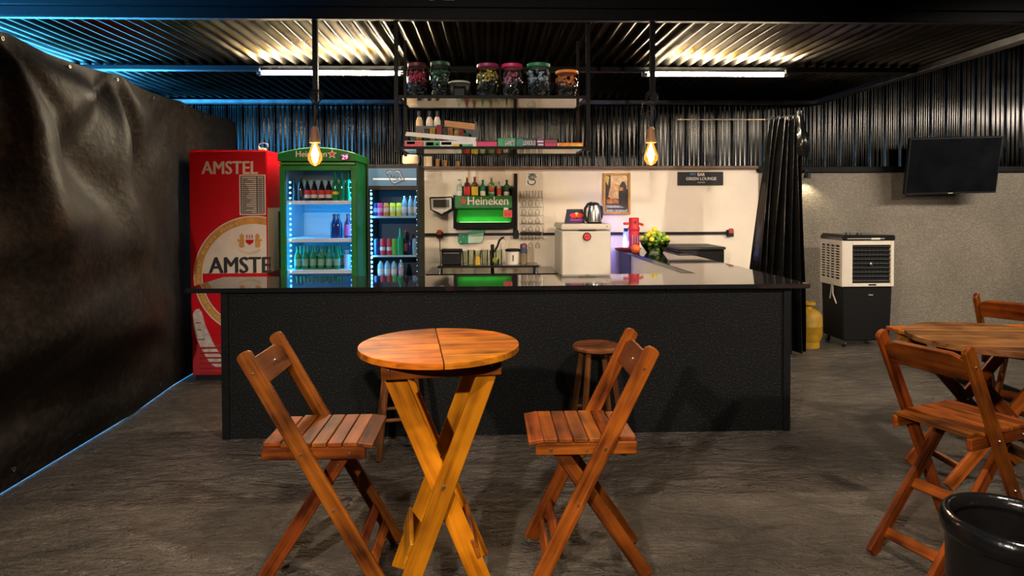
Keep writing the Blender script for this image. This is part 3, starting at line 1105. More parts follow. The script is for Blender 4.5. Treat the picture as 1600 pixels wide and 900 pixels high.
# letters round the ring (worn and not readable on the photograph): short cream strokes
mb = MB()
rm = (Ro+Ri)/2
for k in range(46):
    a = R(108)+k*R(3.35)
    if k in (6, 7, 15, 16, 24, 25, 33, 34):
        continue
    c = Vector((ccx+rm*math.cos(a), -.0075, ccz+rm*math.sin(a)))
    rot = Matrix.Rotation(-(a-PI/2), 3, 'Y')
    hgt = .026
    mb.cbox(c+rot @ Vector((-.006, 0, 0)), (.005, .002, hgt), rot)
    if k % 3 != 1:
        mb.cbox(c+rot @ Vector((0, 0, hgt*.4)), (.014, .002, .005), rot)
    if k % 2 == 0:
        mb.cbox(c+rot @ Vector((.006, 0, -.004)), (.005, .002, hgt*.7), rot)
    if k % 3 == 0:
        mb.cbox(c+rot @ Vector((0, 0, -hgt*.4)), (.014, .002, .005), rot)
mb.build('ring_lettering', M('pale_gold_print', (.72, .52, .25), r=.4), t)
text('black_lettering', 'AMSTE', fx(424)-fx(328), blk, t, ((fx(328)+fx(424))/2-.012, -.0095, fz(427)+.002), height=fz(402)-fz(427), bold=.035)
# crest: shield with two lions and ribbon
ex, ez = fx(389.5), fz(378)
mb = MB()
mb.prism([(ex-.04, ez+.065), (ex, ez+.085), (ex+.04, ez+.065), (ex+.042, ez-.01), (ex, ez-.04), (ex-.042, ez-.01)], -.0095, -.0075)
mb.build('crest_shield', silv, t)
MB().prism([(ex-.036, ez+.02), (ex+.036, ez+.02), (ex+.034, ez-.005), (ex, ez-.03), (ex-.034, ez-.005)], -.0102, -.0090).build('crest_red_half', redm, t)
mb = MB()
for k in range(3):
    mb.box(ex-.03+.023*k, ex-.018+.023*k, -.0102, -.009, ez+.03, ez+.066)
mb.build('crest_bars', M('crest_red', (.5, .08, .05), r=.4), t)
mb = MB()
for s in (-1, 1):
    P = lambda u, v: (ex+s*u, ez+v)
    pts = [P(.050, -.05), P(.048, .01), P(.054, .035), P(.050, .055), P(.066, .075), P(.088, .066), P(.092, .04), P(.082, .02), P(.105, .03), P(.112, .01), P(.094, -.005), P(.100, -.03), P(.088, -.055)]
    mb.prism(pts if s < 0 else pts[::-1], -.0095, -.0075)
mb.build('crest_lions', goldm, t)
mb = MB()
n = 12
up = [(ex-.10+.2*i/n, ez-.062-.030*math.sin(PI*i/n)) for i in range(n+1)]
dn = [(ex+.10-.2*i/n, ez-.085-.032*math.sin(PI*(n-i)/n)) for i in range(n+1)]
mb.prism(up+dn, -.0095, -.0075)
mb.build('crest_ribbon', M('ribbon_print', (.60, .50, .36), r=.4), t)
# lower: white bottle-shaped graphic and the louvred grille
zz = lambda py: at(330, py, Y=FY-.006).z
poly = [(303, 484), (308, 482), (313, 487), (318, 507), (330, 535), (345, 560), (350, 570), (346, 575), (335, 574), (325, 567), (315, 550), (305, 530), (300, 510), (299.5, 490)]
MB().prism([(fx(a), zz(b)) for a, b in poly], -.012, -.004).build('white_bottle_print', M('aged_white_print', (.52, .48, .44), r=.5, var=.25, scale=30), t)
for (a, b, c, d) in ((303, 503, 312, 505), (306, 529, 318, 531), (311, 543, 320, 545), (306, 514, 313, 516)):
    MB().box(fx(a), fx(c), -.0135, -.0115, zz(d), zz(b)).build('print_mark', M('grey_red_print', (.22, .10, .10), r=.5), t)
MB().box(x0+.01, x1-.01, -.010, 0, zz(586), zz(537)).build('grille_frame', M('red_plastic', (.38, .012, .02), r=.35), t, bev=.004)
for k in range(6):
    z = zz(582)+(zz(543)-zz(582))*k/5
    MB().cbox(((x0+x1)/2+.02, -.016, z), (x1-x0-.12, .012, .014), Matrix.Rotation(R(30), 3, 'X')).build('louvre', M('red_plastic', (.38, .012, .02)), t, bev=.002)
# right side of the fridge: the white field and a black letter run round the corner
MB().box(x1-.001, x1+.002, .02, .64, fz(427), fz(325)).build('side_print', silv, t)
MB().box(x1+.001, x1+.0035, .035, .060, fz(427)+.01, fz(402)).build('side_letter', blk, t)
# small fitting on top
mb = MB()
mb.tube([(x1-.06+.045*math.cos(a), .10, ftop+.045+.03*math.sin(a)) for a in [R(-60)+i*R(300)/14 for i in range(15)]], .005, 5)
mb.build('wire_loop', steel, t)
MB().box(x1-.10, x1-.04, .08, .13, ftop-.002, ftop+.025).build('hinge_block', M('cream_plastic', (.6, .5, .36), r=.5), t, bev=.004)

# ------------------------------------------------------------------ glass-door fridges
def led_dots(px, pys, Y, r, mat, parent, x=None):
    mb = MB()
    for py in pys:
        z = at(px, py, Y=Y).z
        mb.lathe([(0, -r), (r*.8, -r*.6), (r, 0), (r*.8, r*.6), (0, r)], (XA(px, Y) if x is None else x, Y-parent.location.y, z), 8)
    return mb.build('led_strip', mat, parent, smooth='all')


LED = EMIT('led_glow', (0.07, 0.50, 1.0), 12)
greenm = M('green_fridge_paint', (0.003, 0.15, 0.020), r=0.3, var=0.08, spec=.25)
gx0, gx1 = XA(437, FY), XA(557, FY)
gh = ZA(253, FY, 500)
t = thing('green_fridge', 'green glass-door beer fridge with arched header and blue-lit shelves', 'fridge', (0, FY, 0))
D = .66
mb = MB()
mb.box(gx0, gx0+.03, .03, D, .08, gh)
mb.box(gx1-.03, gx1, .03, D, .08, gh)
mb.box(gx0+.03, gx1-.03, .03, D, gh-.05, gh)
mb.box(gx0+.03, gx1-.03, .03, D, .08, .32)
mb.build('cabinet', greenm, t, bev=.002)
liner = M('white_fridge_liner', (0.34, 0.60, 0.72), r=.4, var=.04)  # white liner, its colour tinted blue for the LED light
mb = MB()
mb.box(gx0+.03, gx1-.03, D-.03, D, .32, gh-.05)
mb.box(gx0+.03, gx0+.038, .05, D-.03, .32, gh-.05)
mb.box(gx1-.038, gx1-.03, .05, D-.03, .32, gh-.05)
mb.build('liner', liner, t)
MB().box(gx0+.04, gx1-.04, .04, .6, 0, .08).build('plinth', plasticblack, t)
# arched header
ztop = lambda u: ZA(240, FY, 500)+(ZA(230.5, FY, 500)-ZA(240, FY, 500))*math.sin(PI*u)**.9
mb = MB()
pts = [(gx0-.005, gh+.004)]+[(gx0-.005+(gx1-gx0+.01)*i/20, ztop(i/20)) for i in range(21)]+[(gx1+.005, gh+.004)]
mb.prism(pts, -.035, D-.05)
mb.build('header', greenm, t, bev=.006)
gz = lambda py: at(500, py, Y=FY-.04).z
gxx = lambda px: XA(px, FY-.04)
text('lettering', 'Heineken', gxx(511)-gxx(463), silv, t, ((gxx(511)+gxx(463))/2, -.036, gz(245)), height=(gz(236)-gz(245)), bold=.025)


def star(cx, cz, r, y, mat, parent, name='star', depth=.003):
    pts = []
    for k in range(10):
        a = PI/2+k*PI/5
        q = r if k % 2 == 0 else r*.42
        pts.append((cx+q*math.cos(a), cz+q*math.sin(a)))
    return MB().prism(pts, y-depth, y).build(name, mat, parent)


star(gxx(519.5), gz(241), .045, -.036, silv, t, 'star_outline')
star(gxx(519.5), gz(241), .030, -.0385, redl, t, 'red_star')
MB().box(gxx(532), gxx(547.5), -.040, -.034, gz(250), gz(241)).build('display_window', blk, t, bev=.002)
text('display_digits', '29', (gxx(546)-gxx(534))*.75, EMIT('pink_digits', (1.0, .12, .35), 2.5), t, ((gxx(539.5)), -.041, gz(249)), height=gz(242.5)-gz(249), bold=.02)
MB().box(gx0+.01, gx1-.01, -.03, .03, gz(257), gz(253.5)).build('header_lip', M('lime_green_trim', (.07, .22, .03), r=.25), t, bev=.004)
# door: frame, pane, handle
dz1, dz0, dx0, dx1 = gz(259), .33, gx0+.004, gx1-.004
ix0, ix1, iz1 = XA(446, FY), XA(549, FY), gz(266)
mb = MB()
mb.box(dx0, ix0, -.01, .03, dz0, dz1)
mb.box(ix1, dx1, -.01, .03, dz0, dz1)
mb.box(ix0, ix1, -.01, .03, iz1, dz1)
mb.box(ix0, ix1, -.01, .03, dz0, dz0+.06)
dr = mb.build('door', greenm, t, bev=.002)
MB().box(ix0, ix1, .008, .014, dz0+.06, iz1).build('pane', clear, dr)
MB().box(dx0-.012, dx0+.004, -.02, .0, gz(420), gz(330)).build('handle', blackmetal, dr, bev=.003)
shelfw = M('white_wire_shelf', (.75, .8, .85), r=.4)
SH = []
for py in (313.5, 372.5, 421.5):
    z = at(500, py, Y=FY+.06).z
    SH.append(z)
    MB().box(gx0+.045, gx1-.04, .055, D-.04, z-.010, z).build('shelf', shelfw, t)
    MB().box(gx0+.045, gx1-.04, .045, .056, z-.034, z-.012).build('price_rail', shelfw, t)
zb4 = .72
MB().box(gx0+.045, gx1-.04, .055, D-.04, zb4-.01, zb4).build('shelf', shelfw, t)
led_dots(453.5, [285+8.2*k for k in range(20)], FY+.05, .010, LED, t)
led_dots(548, [285+8.2*k for k in range(20)], FY+.05, .004, LED, t)
light('fridge_light', 'AREA', (gx0+.06, .10, 1.30), 4.5, (.01, .42, 1.0), aim=(gx1, .45, 1.25), size=.06, size_y=1.1, parent=t)
light('fridge_light', 'AREA', (gx1-.05, .10, 1.30), 3.5, (.01, .42, 1.0), aim=(gx0, .5, 1.25), size=.06, size_y=1.1, parent=t)
bx = lambda px, Y: XA(px, Y)
Y1 = FY+.13
G = 'bottles on the top shelf of the green fridge'
for k, px in enumerate((459, 470)):
    bottle('soda', bx(px, Y1), Y1, SH[0], .21, .031, dbot, M('dark_label', (.03, .03, .035), r=.4), capb, ('dark soda bottle at far left of the green fridge top shelf', 'dark soda bottle second from left on the green fridge top shelf')[k], G)
for k, px in enumerate((480.5, 491.5, 503, 514)):
    t2 = bottle('soda', bx(px, Y1), Y1, SH[0], .19, .031, dbot, redl, capb, 'cola bottle with red and white label on the green fridge top shelf, %s of four' % ('first', 'second', 'third', 'last')[k], 'red labelled cola bottles', band=(.3, .52))
    link('lower_label', shared('wlab', lambda: MB().lathe([(.0313, .025), (.0317, .026), (.0317, .056), (.0313, .057)], n=14).mesh('lower_label', smooth='all')), silv, t2)
for k, px in enumerate((524.5, 535, 545)):
    bottle('long', bx(px, Y1), Y1, SH[0], .285, .033, gbot, (yell, None, None)[k], capg, ('tall green bottle beside the colas on the green fridge top shelf', 'tall green bottle, middle of three on the green fridge top shelf', 'tall green bottle at far right of the green fridge top shelf')[k], G, band=(.2, .3))
Y2 = FY+.15
for px, m_, l_, lab in ((522, nbot, None, 'dark blue bottle on the green fridge middle shelf, left of the pair'), (528.5, nbot, None, 'dark blue bottle on the green fridge middle shelf, right of the pair'), (543.5, M('plum_bottle', (.12, .02, .06), r=.1), mag, 'bottle with pink label alone at right of the green fridge middle shelf')):
    bottle('beer', bx(px, Y2), Y2, SH[1], .225, .036, m_, l_, capb, lab, 'bottles on the middle shelf of the green fridge', band=(.1, .55))
for row in range(3):
    Y3 = FY+.11+.085*row
    for k, px in enumerate((464, 476, 488.5, 501, 513.5, 526)):
        xx = bx(px, FY+.11)+.006*row
        bottle('beer', xx, Y3, SH[2], .215, .030, gbot, grel, capg, 'green beer bottle in the %s row of the green fridge, %s from the left' % (('front', 'second', 'rear')[row], ('first', 'second', 'third', 'fourth', 'fifth', 'sixth')[k]), ('front row of beer bottles', 'second row of beer bottles', 'rear row of beer bottles')[row])
t2 = thing('plastic_cup', 'pale blue cup right of the green beer bottles', 'cup', (bx(542, Y2), Y2, SH[2]))
MB().lathe([(0, 0), (.030, 0), (.036, .135), (.033, .135), (.028, .006), (0, .006)], n=16).build('cup_body', blbot, t2, smooth=True)
MB().lathe([(.0322, .03), (.0345, .10)], n=16).build('paper_label', M('lilac_label', (.5, .45, .75), r=.4), t2, smooth='all')
for k, px in enumerate((464, 475.5, 522, 528.5, 543.5)):
    bottle('beer', bx(px, Y2), Y2, zb4, .225, .033, dbot if k < 2 else nbot, None, capb, ('dark bottle on the bottom shelf of the green fridge, left end', 'dark bottle on the bottom shelf of the green fridge, second from left', 'navy bottle on the bottom shelf of the green fridge, left of a pair', 'navy bottle on the bottom shelf of the green fridge, right of a pair', 'navy bottle on the bottom shelf of the green fridge, right end')[k], 'bottles on the bottom shelf of the green fridge')

# black fridge
BY = 6.40
kx0, kx1 = XA(573, BY), XA(654.5, BY)
kh = ZA(257, BY, 615)
t = thing('black_fridge', 'narrow black glass-door drinks fridge with lit blue header panel', 'fridge', (0, BY, 0))
graph = M('graphite_fridge', (0.008, 0.0085, 0.0095), r=.35, var=.1, spec=.25)
D = .55
mb = MB()
mb.box(kx0, kx0+.025, .03, D, .08, kh)
mb.box(kx1-.025, kx1, .03, D, .08, kh)
mb.box(kx0+.025, kx1-.025, .03, D, kh-.03, kh)
mb.box(kx0+.025, kx1-.025, .03, D, .08, .3)
mb.box(kx0+.025, kx1-.025, .03, D, ZA(296, BY), ZA(293, BY))
mb.build('cabinet', graph, t, bev=.002)
dkl = M('dark_blue_liner', (0.02, 0.03, 0.045), r=.35)
mb = MB()
mb.box(kx0+.025, kx1-.025, D-.03, D, .3, kh-.03)
mb.box(kx0+.025, kx0+.032, .05, D-.03, .3, kh-.03)
mb.box(kx1-.032, kx1-.025, .05, D-.03, .3, kh-.03)
mb.build('liner', dkl, t)
MB().box(kx0+.03, kx1-.03, .04, .5, 0, .08).build('plinth', plasticblack, t)
kz = lambda py: at(613, py, Y=BY-.005).z
kx = lambda px: XA(px, BY-.005)
hd = MB().box(kx0, kx1, -.005, .03, kz(293), kh).build('header', graph, t, bev=.002)
lp = MB().box(kx(576), kx(651), -.008, -.004, kz(290.5), kz(263)).build('light_panel', M('header_panel', (.015, .05, .085), r=.3, var=.3, scale=3, emit=(.10, .36, .60), es=.25), hd)
MB().box(kx(583), kx(651), -.009, -.0075, kz(281), kz(278.5)).build('panel_line', M('pale_line', (.6, .75, .85), r=.4), hd)
# logo: tilted shield outline with script strokes
lgm = M('logo_ink', (.02, .03, .05), r=.4)
lx, lz = kx(617), kz(276)
mb = MB()
outl = [(-.105, .045), (-.075, .062), (-.02, .05), (.03, .065), (.07, .05), (.095, -.005), (.12, -.03), (.06, -.05), (-.005, -.075), (-.03, -.06), (-.07, -.01), (-.105, .045)]
mb.tube([(lx+a*.82, -.010, lz+b) for a, b in outl], .0045, 5)
for s in range(5):
    u = -.07+.033*s
    mb.tube([(lx+u, -.010, lz+.03-.01*s), (lx+u+.012, -.010, lz-.005-.008*s), (lx+u+.028, -.010, lz-.012-.008*s), (lx+u+.032, -.010, lz+.012-.006*s)], .0035, 5)
mb.build('logo', lgm, hd)
mb = MB()
mb.tube([(lx+a*.82*.9, -.0105, lz+b*.86) for a, b in outl], .0018, 4)
mb.build('logo_outline', silv, hd)
jx0, jx1, jz1 = XA(578.5, BY), XA(651.5, BY), kz(296)
mb = MB()
mb.box(kx0, jx0, -.008, .03, .31, kz(293))
mb.box(jx1, kx1, -.008, .03, .31, kz(293))
mb.box(jx0, jx1, -.008, .03, kz(297), kz(293))
mb.box(jx0, jx1, -.008, .03, .31, .36)
dr = mb.build('door', graph, t, bev=.002)
MB().box(jx0, jx1, .008, .014, .36, kz(297)).build('pane', clear, dr)
KS = []
for py in (338, 399, 433):
    z = at(613, py, Y=BY+.06).z
    KS.append(z)
    MB().box(kx0+.035, kx1-.033, .055, D-.04, z-.012, z).build('shelf', GLASS('blue_shelf_glass', (.75, .9, 1.0), .05, minref=.12), t)
    MB().box(kx0+.035, kx1-.033, .046, .056, z-.016, z+.004).build('shelf_edge', M('pale_blue_edge', (.35, .6, .75), r=.3), t)
led_dots(579.5, [296+7.1*k for k in range(21)], BY+.03, .014, EMIT('led_blue_glow', (.08, .50, 1.0), 26), t)
led_dots(651, [298+9*k for k in range(16)], BY+.05, .003, LED, t)
light('fridge_light', 'AREA', (kx0+.05, .10, 1.30), 3.0, (.08, .48, 1.0), aim=(kx1, .42, 1.25), size=.05, size_y=1.2, parent=t)
light('fridge_light', 'AREA', ((kx0+kx1)/2, .06, 1.72), .8, (.15, .55, 1.0), aim=((kx0+kx1)/2, .35, 1.2), size=.3, size_y=.05, parent=t)
Y1 = BY+.12
KG = 'drinks on the top shelf of the black fridge'
cano = M('can_orange', (.75, .20, .03), r=.3, var=.5, scale=30)
canp = M('can_pink', (.75, .03, .20), r=.3)
cany = M('can_yellow', (.85, .72, .03), r=.3, var=.2, scale=30)
canr = M('can_red', (.65, .03, .05), r=.3)
cang = M('can_green', (.14, .55, .06), r=.3)
alu = M('can_silver', (.6, .6, .62), r=.25, metal=1)
for px, m_, lab in ((587, nbot, 'dark blue can at far left of the black fridge top shelf'), (594, canp, 'pink can on the black fridge top shelf'), (603.5, cano, 'orange can on the black fridge top shelf'), (613.5, cany, 'yellow can beside the orange can in the black fridge'), (623.5, cany, 'yellow can beside the pale bottles in the black fridge')):
    bottle('can', bx(px, Y1), Y1, KS[0], .135, .029, m_, M('can_patch_'+m_.name, tuple(min(1, c*.6+.25) for c in m_.node_tree.nodes['Color Ramp'].color_ramp.elements[1].color[:3]), r=.3), None, lab, KG, name='can', cat='can', band=(.3, .62))
for k, px in enumerate((632, 641.5, 650)):
    bottle('pet', bx(px, Y1), Y1, KS[0], .205, .028, blbot, silv, caps, ('pale blue bottle next to the yellow cans', 'pale blue bottle, middle of three in the black fridge', 'pale blue bottle at far right of the black fridge top shelf')[k], KG)
KG2 = 'drinks on the middle shelf of the black fridge'
for px, m_, lab in ((588, nbot, 'dark blue can at far left of the black fridge middle shelf'), (597.5, canr, 'red can with white band, left one, on the black fridge middle shelf'), (608, canr, 'red can with white band, right one, on the black fridge middle shelf'), (616, cang, 'bright green can on the black fridge middle shelf'), (648, blbot, 'pale blue can at far right of the black fridge middle shelf')):
    bottle('can', bx(px, Y1), Y1, KS[1], .165, .028, m_, silv if m_ is canr else None, None, lab, KG2, name='can', cat='can', band=(.28, .5))
bottle('long', bx(625, Y1), Y1, KS[1], .28, .034, M('bright_green_bottle', (.03, .42, .18), r=.1), None, None, 'tall green bottle behind the cans of the black fridge', KG2)
bottle('beer', bx(634, Y1+.05), Y1+.05, KS[1], .25, .032, dbot, M('dim_pink_label', (.25, .05, .1), r=.4), capr, 'dark bottle with red cap beside the tall green bottle', KG2)
bottle('can', bx(640, Y1+.03), Y1+.03, KS[1], .15, .026, nbot, None, None, 'navy can right of the red capped bottle', KG2, name='can', cat='can')
KG3 = 'bottles on the bottom shelf of the black fridge'
for k, px in enumerate((594, 604.5, 615)):
    bottle('pet', bx(px, Y1), Y1, KS[2], .17, .031, blbot, silv, None, 'squat pale bottle with white label low in the black fridge, %s of three' % ('left', 'middle', 'right')[k], KG3)
bottle('pet', bx(626, Y1), Y1, KS[2], .17, .030, blbot, M('pink_blue_label', (.55, .35, .55), r=.4, var=.5, scale=40), caps, 'pale bottle with pinkish label at the end of its row', KG3)

# ------------------------------------------------------------------ bar wall
# green bottle shelf with lettering, lit from inside
HY = 7.90
hx0, hx1 = XA(708, HY), XA(803.5, HY)
hz = lambda py: at(755, py, Y=HY).z
hx = lambda px: XA(px, HY)
t = thing('bottle_shelf', 'green wall shelf with white lettering and a green-lit niche', 'wall shelf', (0, HY, 0))
gsh = M('green_shelf_paint', (0.012, 0.15, 0.03), r=.3, var=.15)
mb = MB()
mb.box(hx0, hx0+.03, 0, .19, hz(357), hz(305))
mb.box(hx1-.03, hx1, 0, .19, hz(357), hz(293))
mb.box(hx0+.03, hx1-.03, 0, .19, hz(357), hz(348))
mb.build('black_frame', blackmetal, t, bev=.003)
MB().box(hx0+.02, hx1-.028, -.006, .02, hz(324), hz(306)).build('front_board', gsh, t, bev=.003)
MB().box(hx0+.02, hx1-.02, .02, .18, hz(307), hz(306)).build('top_deck', gsh, t)
MB().box(hx0+.05, hx1-.01, .175, .19, hz(306), hz(290)).build('back_board', gsh, t)
MB().box(hx0+.03, hx1-.03, .17, .188, hz(348), hz(324)).build('niche_back', M('niche_green', (.02, .42, .05), r=.5, var=.1), t)
MB().box(hx0+.03, hx1-.03, .0, .17, hz(324)-.01, hz(324)).build('niche_top', gsh, t)
MB().box(hx0+.07, hx1-.05, .145, .16, hz(348), hz(347)).build('led_bar', EMIT('green_led', (.03, 1.0, .06), .35), t)
light('niche_light', 'AREA', ((hx0+hx1)/2, .12, hz(347)), .2, (.03, 1, .08), aim=((hx0+hx1)/2, .17, hz(335)), size=.6, size_y=.03, parent=t)
text('lettering', 'Heineken', hx(794)-hx(731), silv, t, ((hx(794)+hx(731))/2, -.0065, hz(320)), height=hz(307.5)-hz(320), bold=.02)
star(hx(724), hz(314), .045, -.0065, redl, t, 'red_star')
MB().box(hx(786.5), hx(800), -.006, -.001, hz(340), hz(328)).build('red_sticker', M('pink_red_sticker', (.62, .10, .10), r=.5, var=.4, scale=50), t)
mb = MB()
mb.box(hx(788), hx(792), -.0075, -.0055, hz(338), hz(332))
mb.box(hx(794), hx(798), -.0075, -.0055, hz(338), hz(332))
mb.build('sticker_marks', redl, t)
MB().box(hx(787), hx(794), -.006, -.001, hz(328), hz(324.5)).build('grey_sticker', silv, t)
HG = 'spirit bottles on the green wall shelf'
zt = hz(306)
YB = HY+.09
for px, top, kind, r, bm_, lm, cm, lab, band in (
        (718, 280, 'spirit', .034, cbot, silv, capb, 'clear spirit bottle at the left end of the green wall shelf', (.05, .3)),
        (730, 276, 'spirit', .038, bbot, redl, yell, 'brown bottle with red label and pale neck on the green wall shelf', (.05, .5)),
        (742, 276, 'spirit', .042, bbot, yell, capr, 'brown bottle with large yellow label and red neck', (.03, .48)),
        (754.5, 281, 'beer', .032, gbot, silv, capb, 'green bottle with black cap and small white label', (.02, .3)),
        (768, 276, 'spirit', .038, M('olive_bottle', (.12, .22, .07), r=.1), grel, silv, 'green bottle with red star in the middle of the wall shelf', (.12, .2)),
        (780, 284, 'beer', .027, cbot, redl, grel, 'small pale bottle with red label on the green wall shelf', (.05, .55)),
        (792, 281, 'spirit', .038, M('dark_green_bottle', (.02, .05, .02), r=.1), silv, capb, 'dark bottle with white label at the right end of the green wall shelf', (.02, .26))):
    t2 = bottle(kind, bx(px, YB), YB, zt, round(at(755, top, Y=YB).z-zt, 3), r, bm_, lm, cm, lab, HG, band=band)
    if px == 768:
        star(0, .085, .045, -.039, redl, t2, 'red_star')

# paper towel dispenser
DY = 7.98
dx = lambda px: XA(px, DY)
dzz = lambda py: at(690, py, Y=DY).z
t = thing('towel_dispenser', 'wall paper dispenser with black outline and white sheet below', 'dispenser', (0, DY, 0))
mb = MB()
mb.prism([(dx(672), dzz(309)), (dx(706), dzz(308)), (dx(706.5), dzz(326)), (dx(690), dzz(336)), (dx(673), dzz(327))], 0, .12)
mb.build('housing', M('grey_housing', (.50, .46, .42), r=.25), t, bev=.004)
mb = MB()
mb.tube([(dx(a), -.003, dzz(b)) for a, b in ((672, 309), (706, 308), (706.5, 326), (690, 336), (673, 327), (672, 309))], .009, 6)
mb.build('black_outline', plasticblack, t)
MB().box(dx(677), dx(702), -.006, 0, dzz(324), dzz(312)).build('window', M('dark_window', (.06, .055, .05), r=.15), t)
MB().prism([(dx(675), dzz(327)), (dx(703), dzz(327)), (dx(690), dzz(334))], -.012, -.002).build('paper_sheet', whitep, t)

# conduit with sockets
CY = WY-.03
t = thing('conduit', 'thin black conduit running along the cream wall with sockets', 'conduit', (0, CY, 0))
cz = ZA(366, CY)
MB().box(XA(655, CY), XA(1140, CY), 0, .028, cz-.016, cz+.016).build('pipe', plasticblack, t, bev=.004)
MB().box(XA(803, CY), XA(808.5, CY), -.002, .028, cz, 2.0).build('riser', plasticblack, t, bev=.004)
MB().box(XA(801.5, CY), XA(810, CY), -.03, .028, cz-.055, cz+.05).build('junction_box', plasticblack, t, bev=.006)
for px in (686.5, 1140.5):
    b = MB().box(XA(px-4.5, CY), XA(px+5, CY), -.03, .028, cz-.045, cz+.04).build('socket_box', plasticblack, t, bev=.005)
    MB().box(XA(px-3, CY), XA(px+3.5, CY), -.045, -.029, cz+.0, cz+.06).build('red_socket', M('red_socket', (.42, .05, .03), r=.4), b)
mb = MB()
mb.tube([(XA(687, CY), -.03, cz-.04), (XA(687.5, CY), -.035, cz-.2), (XA(689, CY), -.03, cz-.36), (XA(691, CY), -.06, cz-.42)], .006, 6)
tag(mb.build('power_cable', plasticblack, None, loc=(0, CY, 0)), 'black cable hanging down from the left wall socket', 'cable')

# stemmed glass rack
GY = 7.98
t = thing('glass_rack', 'wire wall rack holding rows of upside-down stemmed glasses', 'rack', (0, GY, 0))
gX = lambda px: XA(px, GY)
gZ = lambda py: at(828, py, Y=GY).z
wirem = M('rack_wire', (.30, .28, .25), r=.3, metal=1)
mb = MB()
for py in (309, 323.5, 337, 350, 363, 372):
    mb.tube([(gX(812), 0, gZ(py)), (gX(849), 0, gZ(py))], .004, 5)
    mb.tube([(gX(813), .075, gZ(py)), (gX(849), .075, gZ(py))], .003, 5)
for px in (812, 847):
    mb.tube([(gX(px), 0, gZ(303)), (gX(px), 0, gZ(374))], .004, 5)
mb.build('wire_frame', wirem, t)


def wineglass():
    return MB().lathe([(.028, 0), (.030, -.003), (.006, -.008), (.004, -.012), (.004, -.045), (.016, -.055), (.028, -.075), (.029, -.095), (.024, -.118), (.0235, -.118), (.0275, -.095)], n=12).mesh('glass', smooth=True)


wglass = GLASS('wine_glass', (.985, .985, .98), .03, ior=1.25, minref=.02)
for i, py in enumerate((309, 323.5, 337, 350, 363, 376)):
    for j, px in enumerate((819, 829, 840)):
        o = link('wine_glass', shared('wineglass', wineglass), wglass, None, (gX(px), GY+.04, gZ(py)-.012+.03))
        tag(o, 'clear stemmed glass hanging in the %s row of the wire rack, %s of three' % (('top', 'second', 'third', 'fourth', 'fifth', 'bottom')[i], ('left', 'middle', 'right')[j]), 'glass', 'stemmed glasses in the wire rack')
for k, px in enumerate((816, 825.5, 835, 844.5)):
    o = link('shot_glass', shared('tumbler', lambda: MB().lathe([(0, .0), (.022, 0), (.027, .085), (.025, .085), (.020, .006), (0, .006)], n=12).mesh('glass', smooth=True)), wglass, None, (gX(px), GY+.05, gZ(309)+.005))
    tag(o, 'small clear glass standing on top of the wire rack, %s of four' % ('first', 'second', 'third', 'last')[k], 'glass', 'small glasses on the rack')

# sticker, framed picture, sign
sy = WY-.004
t = thing('wall_sticker', 'white paper sticker with a black round scrawl on the cream wall', 'sticker', (XA(832, sy), sy, ZA(280.5, sy)))
MB().box(-.085, .065, 0, .003, -.075, .078).build('paper', M('sticker_paper', (.95, .92, .88), r=.6), t)
mb = MB()
for cx_, cz_, r_, a0_, a1_ in ((-.01, -.03, .038, 150, 420), (.0, .028, .035, -20, 300), (.0, .028, .018, 0, 360)):
    mb.tube([(cx_+r_*1.3*math.cos(R(a0_+(a1_-a0_)*i/16)), -.002, cz_+r_*math.sin(R(a0_+(a1_-a0_)*i/16))) for i in range(17)], .006, 5)
mb.box(-.06, .06, -.003, 0, .068, .074)
mb.build('scrawl', blk, t)

fy = WY-.03
t = thing('framed_picture', 'gold framed picture of warm cream and dark shapes on the wall', 'picture', (0, fy, 0))
pX = lambda px: XA(px, fy)
pZ = lambda py: at(963, py, Y=fy).z
fr = M('gold_frame', (.52, .26, .06), r=.35, var=.15)
a0, a1, b1, b0 = pX(942.5), pX(985), pZ(270.5), pZ(335)
for (p, q) in (((a0, b0+.014), (a1, b0+.014)), ((a0, b1-.014), (a1, b1-.014)), ((a0+.014, b0), (a0+.014, b1)), ((a1-.014, b0), (a1-.014, b1))):
    board('frame_side', (p[0], 0.01, p[1]), (q[0], 0.01, q[1]), .03, .026, fr, t, bev=.004)
cv = MB().box(a0+.02, a1-.02, .012, .022, b0+.02, b1-.02).build('canvas', M('dark_canvas', (.05, .035, .03), r=.5, var=.5, scale=12), t)


def patch(pts, m_, k):
    MB().prism([(a0+.02+(a1-a0-.04)*u, b0+.02+(b1-b0-.04)*v) for u, v in pts], .012-.0007*k, .0125).build('painted_patch', m_, cv)


pc = M('picture_cream', (.72, .50, .28), r=.5, var=.25, scale=20)
po = M('picture_orange', (.52, .20, .06), r=.5, var=.4, scale=25)
pd = M('picture_dark', (.04, .03, .025), r=.5, var=.3)
pg = M('picture_grey', (.32, .34, .36), r=.5, var=.5, scale=40)
patch([(.25, .60), (.95, .62), (.95, 1), (.25, 1)], pc, 1)
patch([(.15, .42), (.3, .36), (.62, .36), (.62, .72), (.3, .78), (.2, .6)], M('picture_tan', (.60, .36, .17), r=.5, var=.35, scale=18), 2)
patch([(.36, .40), (.55, .40), (.57, .56), (.38, .55)], pc, 3)
patch([(.6, .22), (.9, .22), (.95, .45), (.9, .72), (.82, .82), (.72, .82), (.62, .7), (.58, .5)], pd, 4)
patch([(.62, .58), (.76, .58), (.78, .66), (.64, .68)], po, 5)
patch([(.08, .24), (.58, .24), (.58, .33), (.30, .38), (.08, .35)], po, 5)
patch([(.05, .02), (.95, .02), (.95, .10), (.6, .20), (.05, .20)], pg, 3)
patch([(.1, .09), (.9, .08), (.9, .13), (.1, .13)], pd, 5)
